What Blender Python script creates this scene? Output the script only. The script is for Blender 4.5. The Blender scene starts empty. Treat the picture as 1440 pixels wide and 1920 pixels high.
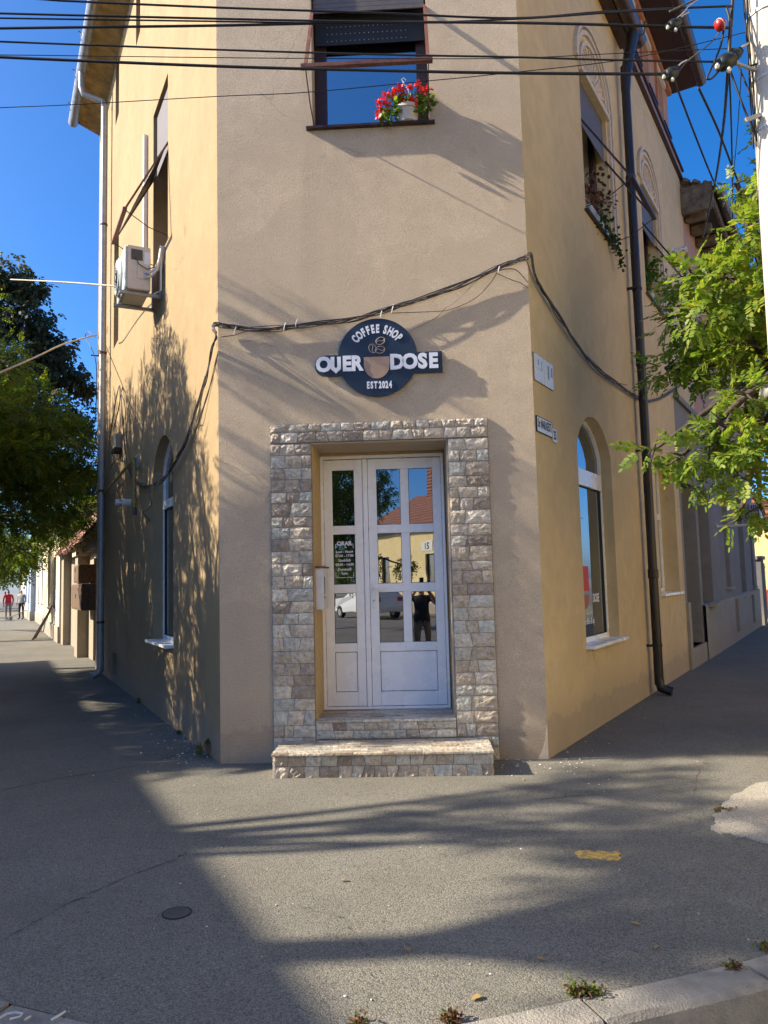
import bpy, bmesh, math, random
import numpy as np
from mathutils import Vector, Matrix, geometry
random.seed(7); rng = np.random.default_rng(7)
SC = bpy.context.scene
COL = SC.collection

# ------------------------------------------------------------------ camera
FPX, CX, CY, CAMZ = 1442., 720., 960., 1.6
U = Vector(((320-CX)/FPX, (CY+14900)/FPX, -1)).normalized()      # world up seen in camera axes (zenith vanishing point)
fw = Vector((0, 0, -1)); Yc = (fw-U*fw.dot(U)).normalized(); Xc = Yc.cross(U)
RM = Matrix((Xc, Yc, U))                                         # camera axes -> world axes
cam = bpy.data.cameras.new('camera'); camo = bpy.data.objects.new('camera', cam); COL.objects.link(camo)
cam.sensor_fit = 'HORIZONTAL'; cam.sensor_width = 36; cam.lens = 36*FPX/1440
cam.clip_start = 0.02; cam.clip_end = 2000
camo.matrix_world = Matrix.Translation((0, 0, CAMZ)) @ RM.to_4x4()
SC.camera = camo
C0 = Vector((0, 0, CAMZ))

# ------------------------------------------------------------------ sky and sun
SKYSAT, SKYS, SUNE, EXPO, AIR, DUST, OZ = 1.25, .080, 2.95, 2.05, .6, 2.0, 5.5
SUN_H = Vector((-1.0, -0.06, 0)).normalized(); SUN_EL = math.radians(32)
SUN = Vector((SUN_H.x*math.cos(SUN_EL), SUN_H.y*math.cos(SUN_EL), math.sin(SUN_EL)))
w = bpy.data.worlds.new('World'); SC.world = w; w.use_nodes = True
nt = w.node_tree; sky = nt.nodes.new('ShaderNodeTexSky'); sky.sky_type = 'NISHITA'; sky.sun_disc = False
sky.sun_elevation = SUN_EL; sky.sun_rotation = math.atan2(SUN_H.x, SUN_H.y)
sky.altitude = 300; sky.air_density = AIR; sky.dust_density = DUST; sky.ozone_density = OZ
hs = nt.nodes.new('ShaderNodeHueSaturation'); hs.inputs['Saturation'].default_value = SKYSAT
nt.links.new(sky.outputs[0], hs.inputs['Color']); nt.links.new(hs.outputs[0], nt.nodes['Background'].inputs[0]); nt.nodes['Background'].inputs[1].default_value = SKYS
sl = bpy.data.lights.new('sun', 'SUN'); sl.energy = SUNE; sl.angle = math.radians(0.53); sl.color = (1, 0.86, 0.66)
so = bpy.data.objects.new('sun', sl); COL.objects.link(so); so.rotation_euler = SUN.to_track_quat('Z', 'Y').to_euler(); so.location = (-20, -5, 20)
SC.view_settings.view_transform = 'Standard'; SC.view_settings.look = 'None'; SC.view_settings.gamma = 1
SC.view_settings.use_curve_mapping = False; SC.view_settings.exposure = EXPO
SC.cycles.use_denoising = True; SC.cycles.max_bounces = 8; SC.cycles.transparent_max_bounces = 12
SC.cycles.sample_clamp_indirect = 6

# ------------------------------------------------------------------ pixel helpers (photograph pixels -> directions)
def ray(u, v): return RM @ Vector(((u-CX)/FPX, (CY-v)/FPX, -1))
def ground(u, v, z=0.):
    d = ray(u, v); return C0+d*((z-CAMZ)/d.z)
def hit(u, v, p, n):
    d = ray(u, v); return C0+d*((p-C0).dot(n)/d.dot(n))
def at(u, v, y): d = ray(u, v); return C0+d*(y/d.y)
Z = Vector((0, 0, 1))
class Frame:
    def __init__(s, o, d, n): s.o, s.d, s.n = Vector(o), Vector(d), Vector(n)
    def P(s, a, z, o=0.): return s.o+s.d*a+Z*z+s.n*o
    def W(s, u, v, off=0.):
        p = hit(u, v, s.o+s.n*off, s.n); return ((p-s.o).dot(s.d), p.z)
    def X(s, u, v, off=0.): return hit(u, v, s.o+s.n*off, s.n)
a_ = math.radians(-2.6); df = Vector((math.cos(a_), math.sin(a_), 0)); nf = df.cross(Z)
mid = (ground(413, 1435)+ground(1030, 1420))/2
PA = hit(411, 1000, mid, nf); PA.z = 0; PB = hit(1011, 1000, mid, nf); PB.z = 0
FW = (PB-PA).length
F = Frame(PA, df, nf)
def mkf(o, ang, side):
    r = math.radians(ang); d = Vector((math.sin(r), math.cos(r), 0)); return Frame(o, d, d.cross(Z)*side)
L = mkf(PA, -26.85, -1); R = mkf(PB, 30.9, 1)

# ------------------------------------------------------------------ materials
MATS = {}
def rgb(r, g, b): # sRGB 0-255 -> linear
    return tuple((((c/255)/12.92) if c < 10 else ((c/255+.055)/1.055)**2.4) for c in (r, g, b))
def new_mat(name):
    m = bpy.data.materials.new(name); m.use_nodes = True; MATS[name] = m
    t = m.node_tree; return m, t, t.nodes['Principled BSDF']
def N(t, ty, **kw):
    n = t.nodes.new(ty)
    for k, v in kw.items(): setattr(n, k, v)
    return n
def noise(t, scale, detail=4, rough=.6, coord='Object', dim=None):
    tc = N(t, 'ShaderNodeTexCoord'); n = N(t, 'ShaderNodeTexNoise'); n.inputs['Scale'].default_value = scale
    n.inputs['Detail'].default_value = detail; n.inputs['Roughness'].default_value = rough
    if dim:
        mp = N(t, 'ShaderNodeMapping'); mp.inputs['Scale'].default_value = dim
        t.links.new(tc.outputs[coord], mp.inputs[0]); t.links.new(mp.outputs[0], n.inputs['Vector'])
    else: t.links.new(tc.outputs[coord], n.inputs['Vector'])
    return n
def ramp(t, src, stops):
    r = N(t, 'ShaderNodeValToRGB'); e = r.color_ramp.elements
    while len(e) > 1: e.remove(e[0])
    for i, (p, c) in enumerate(stops):
        x = e[0] if i == 0 else e.new(p)
        x.position = p; x.color = (*c, 1)
    t.links.new(src, r.inputs[0]); return r
def mixc(t, a, b, fac, mode='MIX'):
    m = N(t, 'ShaderNodeMix', data_type='RGBA', blend_type=mode)
    for s, v in ((m.inputs[6], a), (m.inputs[7], b)):
        if isinstance(v, tuple): s.default_value = (*v, 1)
        else: t.links.new(v, s)
    if isinstance(fac, (int, float)): m.inputs[0].default_value = fac
    else: t.links.new(fac, m.inputs[0])
    return m.outputs[2]
def bump(t, bs, src, strength, dist=.02, prev=None):
    b = N(t, 'ShaderNodeBump'); b.inputs['Strength'].default_value = strength; b.inputs['Distance'].default_value = dist
    t.links.new(src, b.inputs['Height'])
    if prev: t.links.new(prev, b.inputs['Normal'])
    t.links.new(b.outputs[0], bs.inputs['Normal']); return b.outputs[0]
def plain(name, col, rough=.6, metal=0, var=.12, scale=14, bmp=0., bscale=60, spec=.5, stretch=None):
    m, t, b = new_mat(name)
    n = noise(t, scale, 5, .65, dim=stretch)
    lo = tuple(c*(1-var*1.6) for c in col); hi = tuple(min(1, c*(1+var)) for c in col)
    r = ramp(t, n.outputs[0], [(.3, lo), (.7, hi)])
    t.links.new(r.outputs[0], b.inputs['Base Color'])
    rr = ramp(t, n.outputs[0], [(.3, (rough*.8,)*3), (.75, (min(1, rough*1.25),)*3)]); t.links.new(rr.outputs[0], b.inputs['Roughness'])
    b.inputs['Metallic'].default_value = metal; b.inputs['Specular IOR Level'].default_value = spec
    if bmp: bump(t, b, noise(t, bscale, 4, .6).outputs[0], bmp)
    return m
def stucco(name, col, grain=1.0, streak=.25, gscale=75, dirt=(.30, .25, .2)):
    m, t, b = new_mat(name)
    big = noise(t, .55, 5, .6); mid_ = noise(t, 5, 4, .6)
    c = ramp(t, big.outputs[0], [(.3, tuple(x*.90 for x in col)), (.7, tuple(min(1, x*1.06) for x in col))]).outputs[0]
    c = mixc(t, c, ramp(t, mid_.outputs[0], [(.3, (.86,)*3), (.65, (1.04,)*3)]).outputs[0], .7, 'MULTIPLY')
    gr = noise(t, 95, 4, .7); c = mixc(t, c, ramp(t, gr.outputs[0], [(.32, (.78,)*3), (.5, (1.,)*3), (.68, (1.14,)*3)]).outputs[0], grain, 'MULTIPLY')
    tcc = N(t, 'ShaderNodeTexCoord'); wp_ = noise(t, 1.3, 4, .6); ad_ = N(t, 'ShaderNodeMix', data_type='VECTOR'); ad_.inputs[0].default_value = .35
    t.links.new(tcc.outputs['Object'], ad_.inputs[4]); t.links.new(wp_.outputs['Color'], ad_.inputs[5])
    vc = N(t, 'ShaderNodeTexVoronoi', feature='DISTANCE_TO_EDGE'); vc.inputs['Scale'].default_value = 1.1; t.links.new(ad_.outputs[1], vc.inputs['Vector'])
    ck = ramp(t, vc.outputs['Distance'], [(.0, (1,)*3), (.0025, (.8,)*3), (.006, (0,)*3)]); cm = ramp(t, noise(t, .8, 3, .5).outputs[0], [(.54, (0,)*3), (.62, (.45,)*3)])
    c = mixc(t, c, tuple(x*.45 for x in col), mixc(t, ck.outputs[0], cm.outputs[0], 1., 'MULTIPLY'))
    pt = noise(t, .9, 2, .4); c = mixc(t, c, tuple(x*.86 for x in col), ramp(t, pt.outputs[0], [(.60, (0,)*3), (.615, (.55,)*3)]).outputs[0])
    st = noise(t, 1, 5, .6, dim=(2.2, 2.2, .16))                       # rain streaks
    c = mixc(t, c, tuple(x*.62 for x in col), ramp(t, st.outputs[0], [(.56, (0,)*3), (.78, (streak,)*3)]).outputs[0])
    # damp, dirty foot of the wall
    ge = N(t, 'ShaderNodeNewGeometry'); sx = N(t, 'ShaderNodeSeparateXYZ'); t.links.new(ge.outputs['Position'], sx.inputs[0])
    ad = N(t, 'ShaderNodeMath', operation='MULTIPLY_ADD'); ad.inputs[1].default_value = -.55; t.links.new(mid_.outputs[0], ad.inputs[0]); t.links.new(sx.outputs[2], ad.inputs[2])
    ft = ramp(t, ad.outputs[0], [(0., (.62,)*3), (.06, (.3,)*3), (.32, (0,)*3)])
    c = mixc(t, c, dirt, ft.outputs[0])
    t.links.new(c, b.inputs['Base Color']); b.inputs['Roughness'].default_value = .92; b.inputs['Specular IOR Level'].default_value = .25
    g = noise(t, gscale, 6, .72); g2 = noise(t, gscale*2.2, 3, .6)
    p = bump(t, b, g.outputs[0], .75*grain, .03); p = bump(t, b, g2.outputs[0], .4*grain, .012, p); bump(t, b, noise(t, 1.6, 3, .5).outputs[0], .35, .05, p)
    return m
stucco('front_paint', (.62, .515, .385), 1.0, .34)  # greyer front face, also lightened in place of missing fill light
stucco('bounce_lit_paint', (.61, .48, .285), .4, .36)  # side wall paint lightened on the right to stand in for bounce light
stucco('side_paint', (.34, .252, .143), .55, .34)  # side wall paint kept darker to hold back the sunlit left wall
stucco('beige_paint', (.47, .36, .25), .4, .2)
stucco('pink_paint', (.50, .30, .22), .35, .25)
stucco('orange_paint', (.46, .22, .13), .3, .2)
stucco('grey_render', (.25, .245, .24), .6, .5)
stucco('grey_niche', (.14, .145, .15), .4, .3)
stucco('pale_plinth', (.36, .34, .29), .6, .5)
stucco('old_plaster', (.33, .29, .22), .9, .6, 20)
stucco('yellow_wall', (.72, .58, .30), .5, .3)
stucco('cream_wall', (.72, .60, .40), .5, .25)
stucco('white_wall', (.62, .61, .57), .4, .3)
stucco('blue_wall', (.30, .36, .45), .4, .3)
plain('ochre_reveal', (.50, .36, .17), .85, bmp=.3)
plain('white_pvc', (.86, .87, .88), .28, var=.03, scale=3, spec=.5)
plain('seal', (.015, .015, .016), .6)
plain('brown_frame', (.035, .016, .013), .45, var=.3)
plain('brown_metal', (.055, .030, .026), .35, metal=.3, var=.3)
plain('rust_arm', (.16, .06, .042), .6, var=.35)
plain('galvanised', (.40, .41, .41), .45, metal=.35, var=.15, scale=6)
plain('dark_pipe', (.030, .026, .025), .32, metal=.2, var=.3, scale=5, stretch=(3, 3, .4))
plain('soffit_wood', (.34, .24, .10), .7, var=.35, scale=5)
plain('dark_wood', (.045, .035, .028), .8, var=.4, scale=8, bmp=.5)
plain('old_wood', (.16, .13, .10), .85, var=.4, scale=7, bmp=.6)
plain('gutter_brown', (.060, .040, .040), .3, metal=.2, var=.2)
plain('gutter_grey', (.36, .37, .37), .4, metal=.6, var=.2)
plain('moulding', (.56, .48, .375), .85, var=.1, bmp=.3)
plain('navy', (.008, .022, .048), .45, var=.06, scale=4)
plain('navy_edge', (.004, .009, .02), .5)
plain('sign_white', (.72, .76, .84), .4, var=.03)
plain('sign_tan', (.36, .25, .18), .5, var=.05)
plain('sign_line', (.40, .31, .25), .5)
plain('enamel', (.62, .62, .59), .35, var=.1, scale=20)
plain('black_ink', (.012, .012, .013), .6)
plain('faint_ink', (.25, .25, .25), .6)
plain('ac_body', (.60, .57, .50), .45, var=.08)
plain('ac_face', (.60, .66, .64), .35, var=.05)
plain('ac_dark', (.08, .08, .08), .6)
plain('duct_white', (.66, .65, .63), .45, var=.06)
plain('black_cable', (.010, .010, .011), .55)
plain('grey_cable', (.10, .095, .09), .7, var=.4, scale=30)
plain('brown_cable', (.15, .115, .09), .7, var=.5, scale=30)
plain('pale_cable', (.40, .35, .28), .6, var=.3, scale=30)
plain('gas_yellow', (.30, .22, .07), .6, var=.3)
plain('box_grey', (.30, .29, .24), .6, var=.15)
plain('cabinet', (.13, .075, .035), .65, var=.35)
plain('concrete_pole', (.50, .46, .38), .85, var=.14, scale=4, bmp=.25, bscale=40)
plain('kerb_concrete', (.30, .285, .25), .9, var=.22, scale=7, bmp=.8, bscale=90)
plain('porcelain', (.55, .55, .5), .3)
plain('clamp_black', (.012, .016, .014), .4)
plain('red_plastic', (.35, .012, .012), .35)
plain('pot_grey', (.47, .45, .41), .5, var=.06)
plain('soil', (.03, .02, .015), .95)
m, t, b = new_mat('roof_tile')
n1 = noise(t, 6, 5, .65); tcr = N(t, 'ShaderNodeTexCoord'); wv1 = N(t, 'ShaderNodeTexWave', bands_direction='Z'); wv1.inputs['Scale'].default_value = 1.6; wv1.inputs['Distortion'].default_value = 1.2; t.links.new(tcr.outputs['Object'], wv1.inputs['Vector'])
c = mixc(t, ramp(t, n1.outputs[0], [(.3, (.13, .05, .035)), (.5, (.22, .085, .05)), (.72, (.30, .14, .09))]).outputs[0], ramp(t, wv1.outputs['Fac'], [(.1, (.45,)*3), (.5, (1.,)*3)]).outputs[0], .8, 'MULTIPLY')
t.links.new(c, b.inputs['Base Color']); b.inputs['Roughness'].default_value = .85; bump(t, b, wv1.outputs['Fac'], .8, .05)
plain('red_roof', (.42, .05, .04), .5, var=.2)
plain('tyre', (.012, .012, .012), .8)
plain('car_white', (.72, .72, .71), .25, var=.02)
plain('car_glass', (.01, .012, .014), .05)
plain('skin', (.42, .23, .15), .55, var=.08)
plain('hair_grey', (.40, .38, .36), .8)
plain('hair_dark', (.02, .014, .01), .7)
plain('cloth_red', (.42, .012, .025), .85, var=.15)
plain('cloth_grey', (.16, .15, .14), .9, var=.2)
plain('cloth_light', (.34, .35, .36), .9, var=.15)
plain('cloth_black', (.010, .010, .011), .9)
plain('cloth_khaki', (.22, .18, .13), .9)
plain('bark', (.07, .055, .04), .95, var=.4, scale=12, bmp=.8)
plain('petal', (.85, .035, .02), .6, var=.25, scale=25)
plain('stem', (.10, .16, .03), .7)
plain('dry_weed', (.22, .09, .05), .9, var=.4, scale=40)
plain('pebble', (.50, .48, .43), .8, var=.3, scale=3)
plain('poster_red', (.55, .035, .03), .6)
plain('cup_orange', (.36, .12, .04), .6)
plain('grille', (.42, .45, .42), .5)
plain('spike', (.5, .5, .48), .5, metal=.5)
plain('cover_iron', (.075, .074, .072), .6, metal=.1, var=.2, bmp=.4, bscale=120)
plain('mailbox_paint', (.64, .63, .63), .4, var=.08, scale=9)
plain('rust_edge', (.12, .045, .03), .7)

def leaf_mat(name, cols, trans=.45, rough=.45):
    m, t, b = new_mat(name)
    ge = N(t, 'ShaderNodeNewGeometry')
    r = ramp(t, ge.outputs['Random Per Island'], [(i/(len(cols)-1), c) for i, c in enumerate(cols)])
    n = noise(t, .9, 3, .6)
    c = mixc(t, r.outputs[0], ramp(t, n.outputs[0], [(.3, (.75, .8, .7)), (.7, (1.15, 1.1, .95))]).outputs[0], .8, 'MULTIPLY')
    t.links.new(c, b.inputs['Base Color']); b.inputs['Roughness'].default_value = rough; b.inputs['Specular IOR Level'].default_value = .35
    tr = N(t, 'ShaderNodeBsdfTranslucent'); t.links.new(mixc(t, c, (1.6, 1.7, .6), .5, 'MULTIPLY'), tr.inputs[0])
    mx = N(t, 'ShaderNodeMixShader'); mx.inputs[0].default_value = trans
    t.links.new(b.outputs[0], mx.inputs[1]); t.links.new(tr.outputs[0], mx.inputs[2]); t.links.new(mx.outputs[0], t.nodes['Material Output'].inputs[0])
leaf_mat('leaf_bright', [(.10, .18, .025), (.16, .26, .035), (.22, .31, .05), (.19, .27, .04), (.36, .33, .05)], .5)
leaf_mat('leaf_green', [(.07, .135, .024), (.10, .175, .03), (.13, .20, .032), (.25, .22, .035)], .58)
leaf_mat('leaf_dark', [(.04, .065, .024), (.06, .08, .03), (.085, .085, .038), (.11, .085, .04)], .3)
leaf_mat('leaf_pot', [(.06, .13, .02), (.10, .18, .03), (.20, .24, .04)])
leaf_mat('leaf_dry', [(.09, .035, .02), (.12, .06, .03), (.05, .07, .02)], .3)
leaf_mat('leaf_ivy', [(.02, .055, .015), (.035, .075, .02)], .3)
leaf_mat('fallen_leaf', [(.40, .27, .05), (.3, .2, .08), (.45, .40, .3)], .2)

# reflective window glass over a dark room
def glass(name, base, refl):
    m, t, b = new_mat(name)
    b.inputs['Base Color'].default_value = (*base, 1); b.inputs['Roughness'].default_value = .5; b.inputs['Specular IOR Level'].default_value = 0
    g = N(t, 'ShaderNodeBsdfGlossy'); g.inputs['Roughness'].default_value = .0; g.inputs['Color'].default_value = (.93, .97, 1, 1)
    fr = N(t, 'ShaderNodeFresnel'); fr.inputs[0].default_value = 1.5
    ad = N(t, 'ShaderNodeMath', operation='ADD', use_clamp=True); ad.inputs[1].default_value = refl; t.links.new(fr.outputs[0], ad.inputs[0])
    mx = N(t, 'ShaderNodeMixShader'); t.links.new(ad.outputs[0], mx.inputs[0]); t.links.new(b.outputs[0], mx.inputs[1]); t.links.new(g.outputs[0], mx.inputs[2])
    t.links.new(mx.outputs[0], t.nodes['Material Output'].inputs[0])
    wv = noise(t, 2.2, 2, .5); bp = N(t, 'ShaderNodeBump'); bp.inputs['Strength'].default_value = .03; bp.inputs['Distance'].default_value = .02
    t.links.new(wv.outputs[0], bp.inputs['Height']); t.links.new(bp.outputs[0], g.inputs['Normal'])
glass('door_glass', (.006, .007, .009), .24)
glass('up_glass', (.006, .007, .009), .45)
glass('shop_glass', (.06, .065, .06), .10)

# stone cladding: each stone a tint of its own
m, t, b = new_mat('stone')
oi = N(t, 'ShaderNodeObjectInfo')
r = ramp(t, oi.outputs['Random'], [(0, (.34, .285, .225)), (.15, (.46, .41, .335)), (.3, (.56, .50, .40)), (.45, (.42, .44, .41)), (.6, (.66, .61, .52)), (.72, (.27, .225, .185)), (.85, (.50, .44, .35)), (1, (.52, .56, .535))])
n1 = noise(t, 22, 6, .7); c = mixc(t, r.outputs[0], ramp(t, n1.outputs[0], [(.3, (.62, .6, .58)), (.7, (1.3, 1.27, 1.22))]).outputs[0], 1., 'MULTIPLY')
t.links.new(c, b.inputs['Base Color']); b.inputs['Roughness'].default_value = .30
bump(t, b, noise(t, 34, 5, .6).outputs[0], .8, .03)
m, t, b = new_mat('tread_tile')
n1 = noise(t, 1, 4, .7, dim=(7, 30, 7)); n2 = noise(t, 1, 4, .7, dim=(20, 90, 20))
c = mixc(t, ramp(t, n1.outputs[0], [(.3, (.17, .15, .14)), (.5, (.28, .25, .23)), (.7, (.36, .33, .29))]).outputs[0], ramp(t, n2.outputs[0], [(.3, (.6,)*3), (.7, (1.2,)*3)]).outputs[0], 1., 'MULTIPLY')
t.links.new(c, b.inputs['Base Color']); b.inputs['Roughness'].default_value = .45; bump(t, b, n2.outputs[0], .5, .01)
plain('grout', (.20, .18, .16), .9, var=.2, bmp=.4)

# asphalt
def asphalt(name, base, grain=1.):
    m, t, b = new_mat(name)
    tc = N(t, 'ShaderNodeTexCoord'); big = noise(t, .8, 6, .6)
    def vor(sc_):
        v = N(t, 'ShaderNodeTexVoronoi'); v.inputs['Scale'].default_value = sc_; t.links.new(tc.outputs['Object'], v.inputs['Vector']); return v
    v1, v2 = vor(140), vor(300)
    c = ramp(t, big.outputs[0], [(.3, tuple(x*.84 for x in base)), (.7, tuple(x*1.12 for x in base))]).outputs[0]
    w1 = N(t, 'ShaderNodeSeparateColor'); t.links.new(v1.outputs['Color'], w1.inputs[0])
    c = mixc(t, c, ramp(t, w1.outputs[0], [(.0, (.42, .42, .44)), (.35, (.85,)*3), (.7, (1.08,)*3), (.95, (1.25, 1.23, 1.2)), (1., (1.7, 1.66, 1.6))]).outputs[0], .6, 'MULTIPLY')
    c = mixc(t, c, ramp(t, v1.outputs['Distance'], [(.0, (1.08,)*3), (.5, (1.,)*3), (.8, (.55,)*3)]).outputs[0], .9, 'MULTIPLY')
    w2 = N(t, 'ShaderNodeSeparateColor'); t.links.new(v2.outputs['Color'], w2.inputs[0])
    c = mixc(t, c, ramp(t, w2.outputs[1], [(.0, (.7,)*3), (1., (1.3,)*3)]).outputs[0], .8, 'MULTIPLY')
    st = noise(t, .9, 7, .75)
    c = mixc(t, c, tuple(x*.6 for x in base), ramp(t, st.outputs[0], [(.52, (0,)*3), (.72, (.6,)*3)]).outputs[0])
    t.links.new(c, b.inputs['Base Color']); b.inputs['Roughness'].default_value = .9; b.inputs['Specular IOR Level'].default_value = .3
    mt = N(t, 'ShaderNodeMath', operation='MULTIPLY_ADD'); mt.inputs[1].default_value = -1; mt.inputs[2].default_value = 1; t.links.new(v1.outputs['Distance'], mt.inputs[0])
    p = bump(t, b, mt.outputs[0], .55*grain, .006); bump(t, b, w2.outputs[0], .35*grain, .002, p)
asphalt('asphalt_walk', (.192, .187, .160)); asphalt('asphalt_road', (.16, .158, .152)); asphalt('concrete_slab', (.36, .34, .29), .7)
m, t, b = new_mat('yellow_paint')
vy = N(t, 'ShaderNodeTexVoronoi'); vy.inputs['Scale'].default_value = 120; tcy = N(t, 'ShaderNodeTexCoord'); t.links.new(tcy.outputs['Object'], vy.inputs['Vector'])
ny = noise(t, 30, 5, .7); my = N(t, 'ShaderNodeMath', operation='MULTIPLY_ADD'); my.inputs[1].default_value = .35; t.links.new(vy.outputs['Distance'], my.inputs[0]); t.links.new(ny.outputs[0], my.inputs[2])
t.links.new(mixc(t, (.64, .40, .06), (.20, .185, .14), ramp(t, my.outputs[0], [(.66, (0,)*3), (.74, (1,)*3)]).outputs[0]), b.inputs['Base Color']); b.inputs['Roughness'].default_value = .85; bump(t, b, vy.outputs['Distance'], .6, .006)
plain('crack', (.012, .012, .012), 1)
plain('white_mark', (.6, .6, .58), .8, var=.2)
plain('far_ground', (.22, .21, .18), .95, var=.3, scale=.5)

# ------------------------------------------------------------------ mesh builder
class MB:
    def __init__(s): s.v = []; s.f = []
    def add(s, vs, fs):
        k = len(s.v); s.v += [tuple(x) for x in vs]; s.f += [tuple(i+k for i in f) for f in fs]; return s
    def box8(s, p): return s.add(p, [(0, 3, 2, 1), (4, 5, 6, 7), (0, 1, 5, 4), (1, 2, 6, 5), (2, 3, 7, 6), (3, 0, 4, 7)])
    def fb(s, fr, s0, s1, z0, z1, o0, o1):
        return s.box8([fr.P(s0, z0, o1), fr.P(s1, z0, o1), fr.P(s1, z0, o0), fr.P(s0, z0, o0), fr.P(s0, z1, o1), fr.P(s1, z1, o1), fr.P(s1, z1, o0), fr.P(s0, z1, o0)])
    def box(s, c, x, y, z, rz=0.):
        c = Vector(c); ca, sa = math.cos(rz), math.sin(rz); X = Vector((ca, sa, 0))*x/2; Y = Vector((-sa, ca, 0))*y/2; ZZ = Z*z/2
        return s.box8([c-X-Y-ZZ, c+X-Y-ZZ, c+X+Y-ZZ, c-X+Y-ZZ, c-X-Y+ZZ, c+X-Y+ZZ, c+X+Y+ZZ, c-X+Y+ZZ])
    def bar(s, a, b, wd, ht, up=Z):
        a, b = Vector(a), Vector(b); d = (b-a).normalized(); x = d.cross(up)
        if x.length < 1e-4: x = d.cross(Vector((1, 0, 0)))
        x = x.normalized()*wd/2; y = x.cross(d).normalized()*ht/2
        return s.box8([a-x-y, a+x-y, a+x+y, a-x+y, b-x-y, b+x-y, b+x+y, b-x+y])
    def prism(s, fr, poly, o0, o1):
        n = len(poly); v = [fr.P(a, z, o1) for a, z in poly]+[fr.P(a, z, o0) for a, z in poly]
        return s.add(v, [tuple(range(n)), tuple(range(2*n-1, n-1, -1))]+[(i, n+i, n+(i+1) % n, (i+1) % n) for i in range(n)])
    def ring(s, fr, outer, inner, o0, o1):
        n = len(outer); v = [fr.P(a, z, o1) for a, z in outer]+[fr.P(a, z, o1) for a, z in inner]+[fr.P(a, z, o0) for a, z in outer]+[fr.P(a, z, o0) for a, z in inner]
        f = []
        for i in range(n):
            j = (i+1) % n
            f += [(i, j, n+j, n+i), (2*n+i, 3*n+i, 3*n+j, 2*n+j), (i, 2*n+i, 2*n+j, j), (n+i, n+j, 3*n+j, 3*n+i)]
        return s.add(v, f)
    def tube(s, pts, r, n=6, caps=True):
        pts = [Vector(p) for p in pts]; k = len(pts); rr = r if isinstance(r, (list, tuple)) else [r]*k
        vs = []; fs = []; ref = None
        for i, p in enumerate(pts):
            d = (pts[min(i+1, k-1)]-pts[max(i-1, 0)]).normalized()
            if ref is None: ref = d.orthogonal().normalized()
            ref = (ref-d*ref.dot(d))
            ref = ref.normalized() if ref.length > 1e-5 else d.orthogonal().normalized()
            b2 = d.cross(ref)
            for q in range(n):
                an = 2*math.pi*q/n; vs.append(p+(ref*math.cos(an)+b2*math.sin(an))*rr[i])
        for i in range(k-1):
            for q in range(n):
                q2 = (q+1) % n; fs.append((i*n+q, i*n+q2, (i+1)*n+q2, (i+1)*n+q))
        if caps: fs += [tuple(range(n-1, -1, -1)), tuple(range((k-1)*n, k*n))]
        return s.add(vs, fs)
    def lathe(s, c, prof, n=20, ax=Z):
        c = Vector(c); ax = Vector(ax).normalized(); x = ax.orthogonal().normalized(); y = ax.cross(x); k = len(prof); vs = []; fs = []
        for r, h in prof:
            for q in range(n):
                an = 2*math.pi*q/n; vs.append(c+ax*h+(x*math.cos(an)+y*math.sin(an))*max(r, 1e-4))
        for i in range(k-1):
            for q in range(n):
                q2 = (q+1) % n; fs.append((i*n+q, i*n+q2, (i+1)*n+q2, (i+1)*n+q))
        fs += [tuple(range(n-1, -1, -1)), tuple(range((k-1)*n, k*n))]
        return s.add(vs, fs)
    def mesh(s, name):
        me = bpy.data.meshes.new(name); me.from_pydata(s.v, [], s.f); me.update(); return me

def obj(name, mb, mat, parent=None, smooth=False, bevel=0., fix=True):
    me = mb.mesh(name) if isinstance(mb, MB) else mb
    if mat: me.materials.append(MATS[mat])
    if fix and isinstance(mb, MB):
        bm = bmesh.new(); bm.from_mesh(me); bmesh.ops.recalc_face_normals(bm, faces=bm.faces); bm.to_mesh(me); bm.free()
    if smooth:
        for p in me.polygons: p.use_smooth = True
        if smooth == 'auto': me.set_sharp_from_angle(angle=math.radians(40))
    o = bpy.data.objects.new(name, me); COL.objects.link(o)
    if bevel:
        bv = o.modifiers.new('bevel', 'BEVEL'); bv.width = bevel; bv.segments = 2; bv.limit_method = 'ANGLE'; bv.angle_limit = math.radians(50)
    if parent is not None:
        o.parent = parent; o.matrix_parent_inverse = ORIG[parent.name].inverted()
    ORIG[o.name] = Matrix.Identity(4)
    return o
ORIG = {}
def tag(o, label, cat, group=None):
    o['label'] = label; o['category'] = cat
    if group: o['group'] = group
    return o
def thing(name, label, cat, loc=(0, 0, 0), group=None):
    o = bpy.data.objects.new(name, None); COL.objects.link(o); o.location = loc; o.empty_display_size = .2
    ORIG[o.name] = Matrix.Translation(loc); return tag(o, label, cat, group)
def struct(name, mb, mat, **k):
    o = obj(name, mb, mat, **k); o['kind'] = 'structure'; return o
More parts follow.
